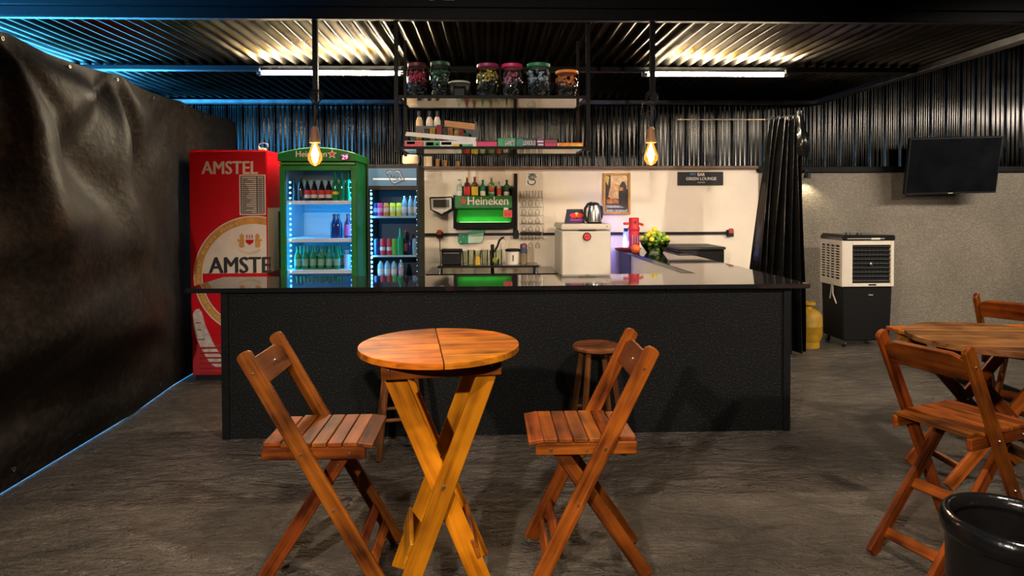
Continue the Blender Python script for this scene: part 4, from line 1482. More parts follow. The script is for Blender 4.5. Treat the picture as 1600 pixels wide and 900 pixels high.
patch([(.02, .85), (.14, .72), (.2, .95), (.05, .98)], M('picture_yellow', (.62, .46, .16), r=.5), 4)

gy = WY-.02
t = thing('bar_sign', 'small black wall sign with cream capital lettering', 'sign', (0, gy, 0))
nX = lambda px: XA(px, gy)
nZ = lambda py: at(1095, py, Y=gy).z
MB().box(nX(1059), nX(1130), 0, .02, nZ(289.5), nZ(268.5)).build('board', M('sign_black', (.012, .012, .013), r=.5), t, bev=.002)
text('lettering', 'BAR', nX(1101)-nX(1090), silv, t, ((nX(1101)+nX(1090))/2, -.001, nZ(275)), height=nZ(270.3)-nZ(275), bold=.03)
text('lettering', 'GREEN LOUNGE', nX(1119)-nX(1072), silv, t, ((nX(1119)+nX(1072))/2, -.001, nZ(281.5)), height=nZ(276.8)-nZ(281.5), bold=.02)
mb = MB()
for k in range(7):
    mb.box(nX(1090)+.014*k, nX(1090)+.014*k+.009, -.002, .001, nZ(286), nZ(284.2))
mb.build('small_line', M('sign_grey', (.35, .33, .30), r=.5), t)
MB().box(nX(1078), nX(1087), -.002, .001, nZ(274), nZ(270)).build('blue_mark', M('sign_blue', (.05, .10, .18), r=.5), t)

# ------------------------------------------------------------------ back counter and things on it
KY = 7.30
t = thing('back_counter', 'low dark counter under the bottle shelf behind the bar', 'counter', (0, KY, 0))
X0, X1 = XA(664, KY), .785
MB().box(X0, X1, 0, WY-KY-.004, .79, .82).build('countertop', granite, t, bev=.004)
MB().box(X0+.02, X1-.02, .04, WY-KY-.004, 0, .79).build('cupboard', white, t)
RY = 7.42
rz_ = ZA(415, RY)
rx0, rx1 = XA(683, RY), XA(842, RY)
t = thing('drying_shelf', 'long black drying shelf on short steel legs behind the bar', 'shelf', (0, RY, 0))
MB().box(rx0, rx1, 0, .40, rz_-.025, rz_).build('shelf_board', M('dark_glossy_board', (.02, .02, .02), r=.15), t, bev=.003)
for x in (rx0+.02, rx1-.03):
    for yk in (.03, .36):
        MB().cyl((x, yk, .821), (x, yk, rz_-.024), .018, n=12).build('leg', steel, t, smooth=True)
# black pot, tumblers, bag, dispenser etc.
py_ = RY+.20


def onshelf(px, Y=py_):
    return (XA(px, Y), Y, rz_+.0005)


t = thing('black_bin', 'square black bin with lid on the drying shelf', 'bin', onshelf(705.5))
hb_ = ZA(389, py_)-rz_
mb = MB()
mb.prism([(-.11, 0), (.11, 0), (.118, hb_*.86), (-.118, hb_*.86)], -.09, .09)
mb.build('body', plasticblack, t, bev=.008)
MB().box(-.125, .125, -.10, .10, hb_*.86, hb_).build('lid', plasticblack, t, bev=.008)
MB().box(-.09, .09, -.098, -.09, hb_*.76, hb_*.80).build('pale_stripe', M('grey_stripe', (.4, .38, .35), r=.5), t)
tumb = lambda h, r: shared(('tumb', h, r), lambda: MB().lathe([(0, 0), (r*.85, 0), (r, h), (r*.94, h), (r*.8, .01), (0, .01)], n=16).mesh('glass', smooth=True))
smoky = GLASS('smoky_glass', (.90, .93, .86), .03, ior=1.3, minref=.03)
for px, m_, k in ((727, smoky, 0), (735.5, GLASS('green_tint_glass', (.72, .95, .80), .03, ior=1.3, minref=.03), 1), (746, smoky, 2), (757, smoky, 3), (770, smoky, 4), (779, smoky, 5)):
    o = link('tumbler', tumb(.165, .042), m_, None, onshelf(px, py_+(.06 if k % 2 else -.04)))
    tag(o, ('smoky tumbler next to the black bin', 'green tinted tumbler near the black bin', 'smoky tumbler behind the yellow packet', 'smoky tumbler left of the tap', 'smoky tumbler in front of the tap', 'smoky tumbler right of the tap')[k], 'glass', 'tumblers on the drying shelf')
t = thing('yellow_packet', 'small yellow packet standing among the tumblers', 'packet', onshelf(746, py_-.10))
MB().prism([(-.03, 0), (.03, 0), (.028, .07), (.018, .10), (-.018, .10), (-.028, .07)], -.015, .015).build('packet', yp_, t, bev=.003)
t = thing('lime_slices', 'small green-yellow cut limes in a tub on the drying shelf', 'tub', onshelf(773, py_-.12))
MB().lathe([(0, 0), (.045, 0), (.055, .07), (.05, .07), (.042, .006), (0, .006)], n=16).build('tub', clear, t, smooth=True)
mb = MB()
for k in range(9):
    a = k*2.4
    mb.lathe([(0, -.014), (.012, -.009), (.016, 0), (.012, .009), (0, .014)], (.026*math.cos(a)*(k/9)**.5, .026*math.sin(a)*(k/9)**.5, .03+.006*k), 8)
mb.build('slices', M('lime_yellow', (.45, .50, .05), r=.4), t, smooth='all', kind='stuff')
t = thing('white_canister', 'white canister with dark lid right of the tap', 'canister', onshelf(801, py_))
MB().lathe([(0, 0), (.075, 0), (.088, .15), (0, .15)], n=20).build('body', white, t, smooth=True)
MB().lathe([(.092, .15), (.092, .172), (.08, .178), (0, .178)], n=20).build('lid', plasticblack, t, smooth=True)
MB().box(-.006, .006, -.089, -.078, .04, .11).build('dark_mark', blk, t)
t = thing('toothpick_holder', 'cylindrical toothpick holder with blue and red top', 'holder', onshelf(818, py_-.05))
MB().lathe([(0, 0), (.04, 0), (.04, .13), (0, .13)], n=16).build('clear_body', clear, t, smooth=True)
mb = MB()
for k in range(26):
    a = k*2.4
    q = .033*math.sqrt(k/26)
    mb.cyl((q*math.cos(a), q*math.sin(a), .006), (q*math.cos(a), q*math.sin(a), .12), .0035, n=5)
mb.build('toothpicks', M('pale_wood', (.65, .48, .26), r=.6), t, kind='stuff')
MB().lathe([(.042, .13), (.043, .215), (.036, .24), (0, .245)], n=16).build('top', M('blue_black_top', (.03, .06, .14), r=.3), t, smooth=True)
MB().cbox((0, -.042, .215), (.03, .006, .03)).build('red_mark', redl, t)
t = thing('tap', 'black tap with curved neck behind the drying shelf', 'tap', (XA(769, 7.93), 7.93, .8205))
zt_ = ZA(382, 7.93)-.82
MB().cyl((0, 0, 0), (0, 0, zt_), .022, n=12).build('column', plasticblack, t, smooth=True)
mb = MB()
pp = [(772, 394), (777, 385), (780, 376), (784, 372), (788, 371.5)]
mb.tube([(XA(a, 7.90)-t.location.x, -.03, ZA(b, 7.90)-.82) for a, b in pp], .013, 8)
mb.build('neck', plasticblack, t, smooth=True)
mb = MB()
mb.tube([(XA(a, 7.88)-t.location.x, -.05, ZA(b, 7.88)-.82) for a, b in ((788, 371.5), (791.5, 376), (791, 384), (787, 391))], .012, 8)
mb.build('spout', M('white_spout', (.7, .66, .6), r=.3), t, smooth=True)
t = thing('cutting_board', 'green and clear plastic board hung on the wall under the bottle shelf', 'board', (0, WY-.065, 0))
cX = lambda px: XA(px, WY-.065)
cZ = lambda py: at(735, py, Y=WY-.065).z
MB().prism([(cX(716), cZ(364)), (cX(731), cZ(364)), (cX(731), cZ(380.5)), (cX(718), cZ(381)), (cX(715), cZ(378))], 0, .03).build('green_end', M('emerald_plastic', (.01, .22, .10), r=.25), t, bev=.004)
MB().prism([(cX(731), cZ(366)), (cX(748), cZ(364)), (cX(756), cZ(362)), (cX(754), cZ(376)), (cX(750), cZ(380)), (cX(731), cZ(380.5))], 0.004, .026).build('pale_panel', M('pale_green_plastic', (.42, .58, .46), r=.25), t, bev=.004)
MB().prism([(cX(731), cZ(362)), (cX(757), cZ(359)), (cX(757), cZ(364)), (cX(731), cZ(367))], 0.002, .028).build('upper_strip', M('light_emerald', (.04, .42, .22), r=.25), t, bev=.003)
mb = MB()
for a, b in ((719, 368), (723.5, 370), (719.5, 378)):
    mb.lathe([(0, -.012), (.012, 0), (0, .012)], (cX(a), -.002, cZ(b)), 8)
mb.build('bright_marks', silv, t)

# ------------------------------------------------------------------ white freezer with box and kettle
Y = 7.2
t = thing('white_freezer', 'small white upright freezer with a round red badge on its door', 'freezer', (0, Y, 0))
fx0, fx1 = XA(877.5, Y), XA(955, Y)
zt = ZA(351, Y)
enam = M('freezer_white', (.56, .52, .46), r=.28, var=.03)
MB().box(fx0, fx1, .03, .78, .06, zt-.075).build('body', enam, t, bev=.01)
MB().box(fx0+.006, fx1-.006, 0, .03, .08, zt-.08).build('door', enam, t, bev=.006)
MB().box(fx0-.006, fx1+.006, -.008, .80, zt-.065, zt).build('top_lid', enam, t, bev=.012, seg=2)
MB().box(fx0+.19, XA(931, Y), -.004, .002, ZA(361, Y), ZA(359.5, Y)).build('vent_slot', plasticblack, t)
MB().cyl((XA(917, Y), .002, ZA(370.5, Y)), (XA(917, Y), -.012, ZA(370.5, Y)), .047, n=24).build('badge_rim', plasticblack, t, smooth=True)
b = MB().cyl((XA(917, Y), -.008, ZA(370.5, Y)), (XA(917, Y), -.016, ZA(370.5, Y)), .036, n=24).build('badge', redl, t, smooth=True)
mb = MB()
mb.tube([(XA(917, Y)+.016*math.cos(R(200-200*i/8)), -.017, ZA(370.5, Y)-.008+.018*math.sin(R(200-200*i/8))) for i in range(9)], .004, 5)
mb.build('badge_mark', M('dark_red', (.2, .01, .01), r=.4), t)
for k in range(4):
    MB().cyl((fx0+.06 if k % 2 else fx1-.06, .1 if k < 2 else .7, 0), (fx0+.06 if k % 2 else fx1-.06, .1 if k < 2 else .7, .06), .025, n=10).build('foot', plasticblack, t)
MB().box(fx1-.06, fx1-.04, -.0085, -.006, zt-.03, zt-.022).build('lid_mark', blk, t)
Yb = Y+.25
t = thing('promo_box', 'dark blue box with red and yellow emblem on the freezer', 'box', (0, Yb, zt))
bX = lambda px: XA(px, Yb)
bZ = lambda py: at(900, py, Y=Yb).z-zt
zb_ = .0005
hB = bZ(327)
mb = MB()
mb.prism([(bX(884), zb_), (bX(914), zb_), (bX(911), hB), (bX(888), hB)], 0, .16)
mb.build('carton', M('dark_navy_card', (.012, .014, .06), r=.3, var=.3), t, bev=.003)
mb = MB()
mb.cyl((bX(901), -.001, hB*.62), (bX(901), -.004, hB*.62), .028, n=18)
mb.build('yellow_disc', yell, t)
mb = MB()
for s in (-1, 1):
    q = [(.0, .0), (.012, .03), (.04, .04), (.075, .03), (.085, .005), (.06, -.005), (.055, -.03), (.04, -.01), (.02, -.025)]
    pts = [(bX(901)+s*a, hB*.50+b) for a, b in q]
    mb.prism(pts if s > 0 else pts[::-1], -.006, -.001)
mb.build('red_emblem', redl, t)
MB().box(bX(891), bX(911), -.003, -.001, hB*.18, hB*.32).build('purple_band', M('purple_print', (.30, .02, .20), r=.4), t)
Yk = Y+.22
t = thing('kettle', 'steel electric kettle with black handle on the white freezer', 'kettle', (XA(928.5, Yk), Yk, zt+.0005))
hk = at(928, 316, Y=Yk).z-zt
MB().lathe([(0, 0), (.085, 0), (.088, .02), (0, .02)], n=24).build('base', plasticblack, t, smooth=True)
MB().lathe([(.083, .02), (.084, .03), (.078, hk*.5), (.068, hk*.78), (.06, hk*.86)], n=28).build('steel_body', steel, t, smooth=True)
MB().lathe([(.062, hk*.85), (.058, hk*.93), (.03, hk*.99), (0, hk)], n=24).build('lid', plasticblack, t, smooth=True)
mb = MB()
mb.tube([(-.03, -.005, hk*.97), (-.075, -.01, hk*.90), (-.108, -.012, hk*.70), (-.112, -.012, hk*.42), (-.095, -.01, hk*.16), (-.08, -.005, hk*.10)], .017, 8)
mb.build('handle', plasticblack, t, smooth=True)
MB().prism([(.058, hk*.88), (.095, hk*.80), (.098, hk*.3), (.08, hk*.12)], -.02, .02).build('spout_strip', M('blue_black_plastic', (.015, .02, .09), r=.25), t, bev=.004)

# ------------------------------------------------------------------ on the arm of the counter
AZ = 1.0505
Y = 7.55
t = thing('thermos', 'red pump thermos flask at the end of the counter arm', 'thermos', (XA(990.5, Y), Y, AZ))
hT = ZA(341, Y)-AZ
thr = M('red_thermos', (.55, .015, .03), r=.28)
MB().lathe([(0, 0), (.066, 0), (.068, .01), (.062, hT*.55), (.06, hT*.62), (0, hT*.62)], n=22).build('body', thr, t, smooth=True)
MB().lathe([(.062, hT*.6), (.068, hT*.64), (.068, hT*.70), (.058, hT*.76), (.06, hT*.98), (.05, hT), (0, hT)], n=22).build('pump_head', thr, t, smooth=True)
MB().cbox((-.09, 0, hT*.82), (.07, .04, .03)).build('spout', thr, t, bev=.006)
MB().cbox((.085, 0, hT*.80), (.06, .03, .03), Matrix.Rotation(R(20), 3, 'Y')).build('handle_lug', thr, t, bev=.006)
mb = MB()
for k in range(3):
    mb.cbox((-.03+.03*k, -.064, hT*.35), (.016, .006, hT*.28))
mb.build('printed_bars', M('lilac_print', (.45, .18, .35), r=.4), t)
mb = MB()
mb.cyl((0, -.058, hT*.86), (0, -.062, hT*.86), .016, n=14)
mb.build('dark_logo', M('dark_red2', (.15, .01, .02), r=.4), t)
Y = 7.72
t = thing('lit_bottle', 'small glowing blue bottle beside the red thermos', 'bottle', (XA(978, Y), Y, AZ))
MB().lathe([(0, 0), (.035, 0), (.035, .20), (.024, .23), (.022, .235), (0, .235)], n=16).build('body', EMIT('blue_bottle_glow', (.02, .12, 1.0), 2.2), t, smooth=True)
MB().lathe([(.026, .225), (.026, .265), (0, .265)], n=12).build('cap', M('navy_cap', (.01, .02, .12), r=.3), t)
light('blue_bottle_light', 'POINT', (-.05, -.06, .08), 7, (.10, .12, 1.0), size=.03, parent=t)
Y = 7.35
t = thing('serving_tray', 'dark red oval dish on the end of the counter arm', 'dish', (XA(981, Y), Y, AZ))
MB().lathe([(0, 0), (.07, 0), (.14, .035), (.15, .05), (.138, .048), (.07, .012), (0, .012)], n=28, sx=1.05, sy=.7).build('dish_body', M('dark_red_dish', (.16, .02, .03), r=.3), t, smooth=True)
Y = 7.15
t = thing('orange_fruit', 'reddish orange fruit in front of the thermos', 'fruit', (XA(993, Y), Y, AZ+.055))
MB().lathe([(0, -.052), (.03, -.046), (.052, -.015), (.055, .01), (.04, .04), (.012, .05), (0, .046)], n=18).build('skin', M('orange_red_skin', (.62, .10, .02), r=.35, bump=.1, bscale=200), t, smooth='all')
MB().cyl((0, 0, .045), (.004, 0, .06), .004, n=6).build('stalk', M('stalk', (.1, .12, .03), r=.6), t)
Y = 7.30
bc = Vector((XA(1023, Y), Y, AZ))
t = thing('fruit_bowl', 'dark bowl heaped with limes and yellow fruit on the counter arm', 'bowl', bc)
MB().lathe([(0, 0), (.09, 0), (.10, .012), (.155, .09), (.175, .14), (.168, .14), (.148, .09), (.09, .02), (0, .02)], n=28).build('bowl_body', GLASS('green_bowl_glass', (.62, .70, .58), .04, ior=1.3, minref=.03), t, smooth=True)
limem = [M('lime_skin_%d' % k, c, r=.35, bump=.08, bscale=260, var=.2) for k, c in enumerate(((.10, .22, .02), (.16, .30, .03), (.28, .34, .03)))]
lemm = M('yellow_skin', (.78, .58, .03), r=.35, bump=.08, bscale=260)
lime_mesh = shared('lime', lambda: MB().lathe([(0, -.036), (.008, -.033), (.022, -.022), (.030, 0), (.022, .022), (.008, .032), (0, .035)], n=14).mesh('skin', smooth='all'))
rnd = random.Random(11)
balls = []
for ring, (rad, zz_, n_) in enumerate(((.10, .06, 8), (.135, .115, 12), (.14, .165, 11), (.095, .20, 8), (.05, .225, 5), (.0, .262, 1))):
    for k in range(n_):
        a = 2*PI*k/n_+ring*.4
        balls.append((rad*math.cos(a), rad*math.sin(a), zz_+rnd.uniform(-.006, .006), ring))
for k, (x, y, z, ring) in enumerate(balls):
    yellow = (ring >= 2 and x < -.03 and rnd.random() < .7) or ring == 5 or (ring == 2 and x > .1 and rnd.random() < .6) or (ring == 4 and rnd.random() < .5)
    m_ = lemm if yellow else limem[rnd.randrange(3)]
    o = link('lemon' if yellow else 'lime', shared(('lm', m_.name), lambda: lime_mesh.copy()), m_, None, bc+Vector((x, y, z)))
    o.rotation_euler = (rnd.uniform(0, 3), rnd.uniform(0, 3), rnd.uniform(0, 3))
    if yellow:
        tag(o, 'yellow citrus fruit among the limes in the dark bowl', 'fruit', 'yellow citrus in the bowl')
    else:
        tag(o, 'green lime heaped in the dark bowl on the counter arm', 'fruit', 'limes in the bowl')
# black chest outside the arm
t = thing('black_cabinet', 'low black cabinet against the cream wall behind the counter arm', 'cabinet', (0, 7.42, 0))
c0, c1 = 2.22, XA(1129, 7.5)
MB().box(c0, c1, .02, .62, 0.05, 1.07).build('body', plasticblack, t, bev=.006)
MB().box(c0-.008, c1+.012, 0, .64, 1.07, 1.10).build('top', M('black_satin_top', (.03, .028, .026), r=.3), t, bev=.004)
MB().box(c0+.02, c1-.02, .015, .02, .1, 1.03).build('door', plasticblack, t, bev=.004)
MB().box(c0+.03, c1-.03, .05, .58, 0, .05).build('plinth', plasticblack, t)

# ------------------------------------------------------------------ television
tc = at(1489, 259, Y=7.72)
t = thing('television', 'black flat television tilted down on the grey wall', 'television', tc)
t.rotation_euler = (R(11), R(-1.2), R(-3))
wT, hT = 1.12, .70
MB().box(-wT/2, wT/2, 0, .05, -hT/2, hT/2).build('back_shell', plasticblack, t, bev=.008)
MB().box(-wT/2, wT/2, -.012, 0, -hT/2, hT/2).build('bezel', plasticblack, t, bev=.003)
MB().box(-wT/2+.014, wT/2-.014, -.0145, -.011, -hT/2+.024, hT/2-.014).build('screen', M('black_screen', (.006, .007, .009), r=.14, var=.3, scale=4, rvar=.05), t)
MB().box(-.03, .03, -.014, -.011, -hT/2+.006, -hT/2+.014).build('maker_mark', silv, t)
MB().box(-.12, .12, .05, .345, -.02, .12).build('wall_bracket', blackmetal, t)

# ------------------------------------------------------------------ air cooler and gas bottle
Y = 6.95
t = thing('air_cooler', 'white and black portable evaporative air cooler by the grey wall', 'air cooler', (0, Y, 0))
a0, a1 = XA(1318, Y), XA(1398, Y)
z1, z2, z3 = ZA(448, Y, 1350), ZA(376, Y, 1350), ZA(367.5, Y, 1350)
D = .47
crm = M('cooler_cream', (.62, .55, .46), r=.35, var=.05)
MB().prism([(a0+.02, .075), (a1-.03, .075), (a1-.005, z1), (a0-.0, z1)], .02, D-.01).build('tank', M('cooler_black', (.003, .003, .003), r=.4, spec=.2), t, bev=.012)
hs = MB()
hs.box(a0, a0+.02, .03, D, z1, z2)
hs.box(a1-.02, a1, .03, D, z1, z2)
hs.box(a0+.02, a1-.02, D-.02, D, z1, z2)
hs.box(a0+.02, a1-.02, .03, D-.02, z1, z1+.02)
hs.box(a0+.02, a1-.02, .03, D-.02, z2-.02, z2)
hs.build('housing', M('cooler_inside', (.03, .03, .03), r=.5), t)
# front frame
g0, g1, h1, h0 = XA(1333, Y), XA(1393, Y), ZA(383, Y, 1350), ZA(443, Y, 1350)
fm = MB()
fm.box(a0, g0, -.0, .035, z1, z2)
fm.box(g1, a1, -.0, .035, z1, z2)
fm.box(g0, g1, -.0, .035, h1, z2)
fm.box(g0, g1, -.0, .035, z1, h0)
fm.build('front_frame', crm, t, bev=.004)
gr = MB().box(g0, g1, .035, .05, h0, h1).build('grille_back', plasticblack, t)
for k in range(9):
    z = h0+(h1-h0)*(k+.5)/9
    MB().cbox(((g0+g1)/2, .022, z), (g1-g0, .022, .010), Matrix.Rotation(R(-35), 3, 'X')).build('slat', M('slat_black', (.003, .003, .003), r=.3), t)
for k in range(10):
    x = g0+(g1-g0)*(k+.5)/10
    MB().cbox((x, .034, (h0+h1)/2), (.006, .01, h1-h0)).build('vane', plasticblack, t)
MB().lathe([(0, -.012), (.018, -.01), (.02, .0), (0, .004)], n=14).build('hub_badge', steel, t, loc=((g0+g1)/2, .008, (h0+h1)/2)).rotation_euler = (PI/2, 0, 0)
MB().box((g0+g1)/2-.035, (g0+g1)/2+.05, -.003, .0, z1+.012, z1+.03).build('name_plate', blk, t)
# left side: louvred panel of cream bars
sp = MB()
ym = [.055, .445]
zq = [z1+.075, z2-.055]
sp.box(a0-.012, a0+.002, 0, ym[0], z1, z2)
sp.box(a0-.012, a0+.002, ym[1], D, z1, z2)
sp.box(a0-.012, a0+.002, ym[0], ym[1], z1, zq[0])
sp.box(a0-.012, a0+.002, ym[0], ym[1], zq[1], z2)
sp.build('side_frame', crm, t, bev=.003)
MB().box(a0-.0015, a0+.001, ym[0], ym[1], zq[0], zq[1]).build('side_mesh', plasticblack, t)
for k in range(1, 4):
    yk = ym[0]+(ym[1]-ym[0])*k/4
    MB().box(a0-.012, a0-.002, yk-.012, yk+.012, zq[0], zq[1]).build('side_bar', crm, t)
for k in range(1, 13):
    zk = zq[0]+(zq[1]-zq[0])*k/13
    MB().cbox((a0-.006, (ym[0]+ym[1])/2, zk), (.012, ym[1]-ym[0], .011), Matrix.Rotation(R(25), 3, 'Y')).build('side_slat', crm, t)
MB().prism([(a0-.015, z2), (a1+.01, z2), (a1+.006, z3), (a0+.01, z3+.006), (a0-.012, z2+.03)], -.012, D+.005).build('top_cover', M('gloss_black', (.014, .014, .014), r=.12), t, bev=.010, seg=2)
MB().box((a0+a1)/2+.02, (a0+a1)/2+.12, -.016, -.011, z2+.012, z2+.03).build('control_label', silv, t)
MB().box(a0+.04, a1-.12, -.0145, -.011, z2+.02, z2+.025).build('trim_line', silv, t)
for x in (a0+.14, a0+.27):
    MB().lathe([(0, 0), (.03, 0), (.028, .016), (0, .018)], (x, .16, z3+.004), 16).build('knob', M('dark_knob', (.04, .04, .04), r=.2), t, smooth=True)
MB().box((a0+a1)/2+.01, (a0+a1)/2+.06, .012, .022, z1-.10, z1-.088).build('level_mark', M('grey_mark', (.25, .25, .25), r=.4), t)
mb = MB()
mb.tube([(a0-.014, .20, z1+.03), (a0-.02, .21, z1-.08), (a0-.016, .24, z1-.16)], .008, 6)
mb.tube([(a0-.014, .18, z1+.03), (a0-.03, .15, z1-.1), (a0-.018, .10, z1-.2)], .008, 6)
mb.build('tied_cord', M('cream_cord', (.55, .48, .40), r=.6), t)
for x, yk in ((a0+.05, .06), (a1-.07, .06), (a0+.05, .40), (a1-.07, .40)):
    c_ = MB().cyl((x-.012, yk, .034), (x+.012, yk, .034), .034, n=14).build('caster', plasticblack, t, smooth=True)
    MB().box(x-.016, x+.016, yk-.012, yk+.012, .03, .08).build('caster_fork', steel, c_)

Y = 7.05
t = thing('gas_bottle', 'yellow gas bottle standing behind the end of the counter', 'gas bottle', (XA(1262.5, Y), Y, 0))
ylw = M('yellow_cylinder_paint', (.38, .20, .005), r=.4, var=.25, scale=12, bump=.05)
hG = ZA(471, Y, 1262)
rG = .155
MB().lathe([(0, .035), (.06, .035), (rG*.8, .06), (rG, .13), (rG, .235), (rG*1.015, .24), (rG*1.015, .25), (rG, .255), (rG, hG*.68), (rG*.85, hG*.78), (rG*.45, hG*.84), (0, hG*.845)], n=32).build('body', ylw, t, smooth=True)
MB().lathe([(rG*.78, 0), (rG*.82, 0), (rG*.82, .07), (rG*.78, .07)], n=28).build('foot_ring', ylw, t, smooth=True)
MB().lathe([(.05, hG*.83), (.048, hG*.92), (.07, hG*.925), (.085, hG*.94), (.085, hG*.985), (.06, hG), (.05, hG*.99), (.05, hG*.94)], n=24).build('collar', ylw, t, smooth=True)
MB().cyl((0, 0, hG*.83), (0, 0, hG*.96), .02, n=12).build('valve', M('brass', (.5, .35, .12), r=.3, metal=1), t)
tag(MB().box(XA(1240, 6.9), XA(1252, 6.9), 6.9, 6.915, ZA(470, 6.9), ZA(446, 6.9)).build('white_card', whitep), 'white card strip hanging under the counter end above the gas bottle', 'card')

# ------------------------------------------------------------------ wooden furniture
def bolt(parent, p, side=(0, 1, 0), r=.006):
    o = link('bolt', shared(('bolt', r), lambda: MB().lathe([(0, .006), (r*.7, .005), (r, .001), (r, -.003), (0, -.003)], n=8).mesh('bolt', smooth=True)), boltm, parent)
    o.location = p
    o.rotation_euler = Vector(side).to_track_quat('Z', 'Y').to_euler()
    return o


def folding_chair(loc, rz, label, group, short_foot=-.28, long_foot=.21, wood=None, scale=1.0):
    """tall folding chair facing local +X, lateral axis Y"""
    W = wood or chairwood
    t = thing('folding_chair', label, 'chair', loc, rz, group)
    zs = .63
    ztop = 1.015
    tx = -.30
    H2 = .195
    slope = lambda z: long_foot+(tx-long_foot)*z/ztop
    for s in (-1, 1):
        d = Vector((tx-long_foot, 0, ztop))
        f = Vector((long_foot, s*H2, 0))
        e = d.normalized()*.012
        lg = board('back_leg', f+Vector((0, 0, .012)), f+d, .066, .024, W, t, round_end=True, bev=.004)
        for z in (zs-.035, .36):
            bolt(t, (slope(z), s*(H2+.0125), z), (0, s, 0))
    # short legs run from the foot at the rear up under the front of the seat
    sx_, sz_ = .10, zs-.055
    for s in (-1, 1):
        f = Vector((short_foot, s*.135, 0.012))
        board('front_leg', f, (sx_, s*.135, sz_), .060, .024, W, t, bev=.004)
        bolt(t, (sx_-.035*(sx_-short_foot)/.5, s*.148, sz_-.05), (0, s, 0))
    # cross bars: pairs of slats at the feet, one under the seat
    for k, (x_, z_, hw, nm, up) in enumerate(((slope(.10)+.0, .10, H2-.012, 'foot_slat', 1), (slope(.18)+.0, .18, H2-.012, 'foot_slat', 1))):
        dd = Vector((tx-long_foot, 0, ztop)).normalized()
        board(nm, (x_, -hw, z_), (x_, hw, z_), .05, .016, W, t, side=dd.cross(Vector((0, 1, 0))))
    ds = Vector((sx_-short_foot, 0, sz_)).normalized()
    for q in (.13, .40):
        c = Vector((short_foot, 0, 0))+ds*q
        board('front_slat', c-Vector((0, .123, 0)), c+Vector((0, .123, 0)), .05, .016, W, t, side=ds.cross(Vector((0, 1, 0))))
    # seat: two side rails and six slats, the front one dropping
    for s in (-1, 1):
        board('seat_rail', (-.235, s*.168, zs-.045), (.195, s*.168, zs-.045), .052, .024, W, t, bev=.004)
        bolt(t, (.13, s*.181, zs-.045), (0, s, 0))
        bolt(t, (-.02, s*.181, zs-.05), (0, s, 0), .004)
    xs = [-.232, -.155, -.090, -.026, .038, .102]
    for k, x_ in enumerate(xs):
        w_ = .060 if k else .072
        hl = .183 if k else .166
        board('seat_slat', (x_+w_/2, -hl, zs-.009), (x_+w_/2, hl, zs-.009), w_, .018, W, t, side=(0, 0, 1), bev=.003)
    board('seat_slat', (.194, -.183, zs-.013), (.194, .183, zs-.013), .064, .018, W, t, side=(.16, 0, 1), bev=.003)
    # back board with arched upper edge, between the posts
    d = Vector((tx-long_foot, 0, ztop))
    u = d.normalized()
    nn = u.cross(Vector((0, 1, 0)))

    def mk():
        mb = MB()
        h0, h1, hm = -.065, .035, .060
        hw = H2-.012
        pts = [(-hw, h0), (hw, h0), (hw, h1), (hw-.055, hm), (-hw+.055, hm), (-hw, h1)]
        mb.prism(pts, -.011, .011, 'z')
        return mb.mesh('back_board', .003)
    o = link('back_board', shared('back_board', mk), W, t)
    mt = Matrix((Vector((0, 1, 0)), u, nn)).transposed().to_4x4()
    mt.translation = Vector((slope(.925), 0, .925))+nn*.004
    o.matrix_local = mt
    for s in (-1, 1):
        bolt(t, Vector((slope(.93), s*(H2+.0125), .93)), (0, s, 0), .005)
    bolt(t, mt.translation-nn*.012+Vector((0, .03, 0)), -nn, .006)
    return t


CG = 'tall folding wooden chairs'
folding_chair((-.715, 2.84, 0), 0, 'varnished folding wooden chair left of the round table', CG, long_foot=.27, short_foot=-.26)
folding_chair((.385, 2.845, 0), PI, 'varnished folding wooden chair right of the round table', CG, long_foot=.195, short_foot=-.29)
folding_chair((2.19, 2.874, 0), R(21.3), 'folding wooden chair seen from behind at the right edge', CG, short_foot=-.43, long_foot=.2)
folding_chair((3.55, 4.10, 0), R(35), 'folding wooden chair whose post shows beyond the right-hand table', CG)

# round folding table with planked top
TZ = 1.03
t = thing('folding_table', 'tall round folding table with planked top in front of the bar', 'table', (-.215, 2.70, 0), R(7.5))
TR = .336
NP = 6
for side in (-1, 1):
    for k in range(NP):
        v0 = -TR+2*TR*k/NP+.0012
        v1 = -TR+2*TR*(k+1)/NP-.0012
        pts = []
        u0 = .0022
        n = 8
        arc = []
        for i in range(n+1):
            v = v0+(v1-v0)*i/n
            arc.append((math.sqrt(max(0, TR*TR-v*v)), v))
        if max(a for a, _ in arc) <= u0:
            continue
        pts = [(u0, v0)]+[(max(u0+.001, a), v) for a, v in arc]+[(u0, v1)]
        pts = [(side*a, v) for a, v in pts]
        if side < 0:
            pts = pts[::-1]
        MB().prism(pts, TZ-.026, TZ, 'z').build('top_plank', tabletopwood, t, bev=.0015)
LW = .082
for s, nm in ((-1, 'front'), (1, 'rear')):
    yb = s*.150
    yr = yb-.045 if s < 0 else yb+.024
    board('top_rail', (-.235, yr, TZ-.059), (.235, yr, TZ-.059), .062, .020, chairwood, t, bev=.003)
    o1 = -.026 if s < 0 else .026
    board('leg', (.185, yb+o1*.0+(.0 if s < 0 else 0), .018), (-.185, yb, TZ-.09), LW, .022, goldwood, t, bev=.003)
    board('leg', (-.170, yb-.024, .018), (.180, yb-.024, TZ-.09), LW*.95, .022, goldwood, t, bev=.003)
    bolt(t, (.004, yb-.037, .50), (0, -1, 0), .008)
    for x_ in (-.205, .195):
        bolt(t, (x_, yr-.011, TZ-.05), (0, -1, 0), .005)
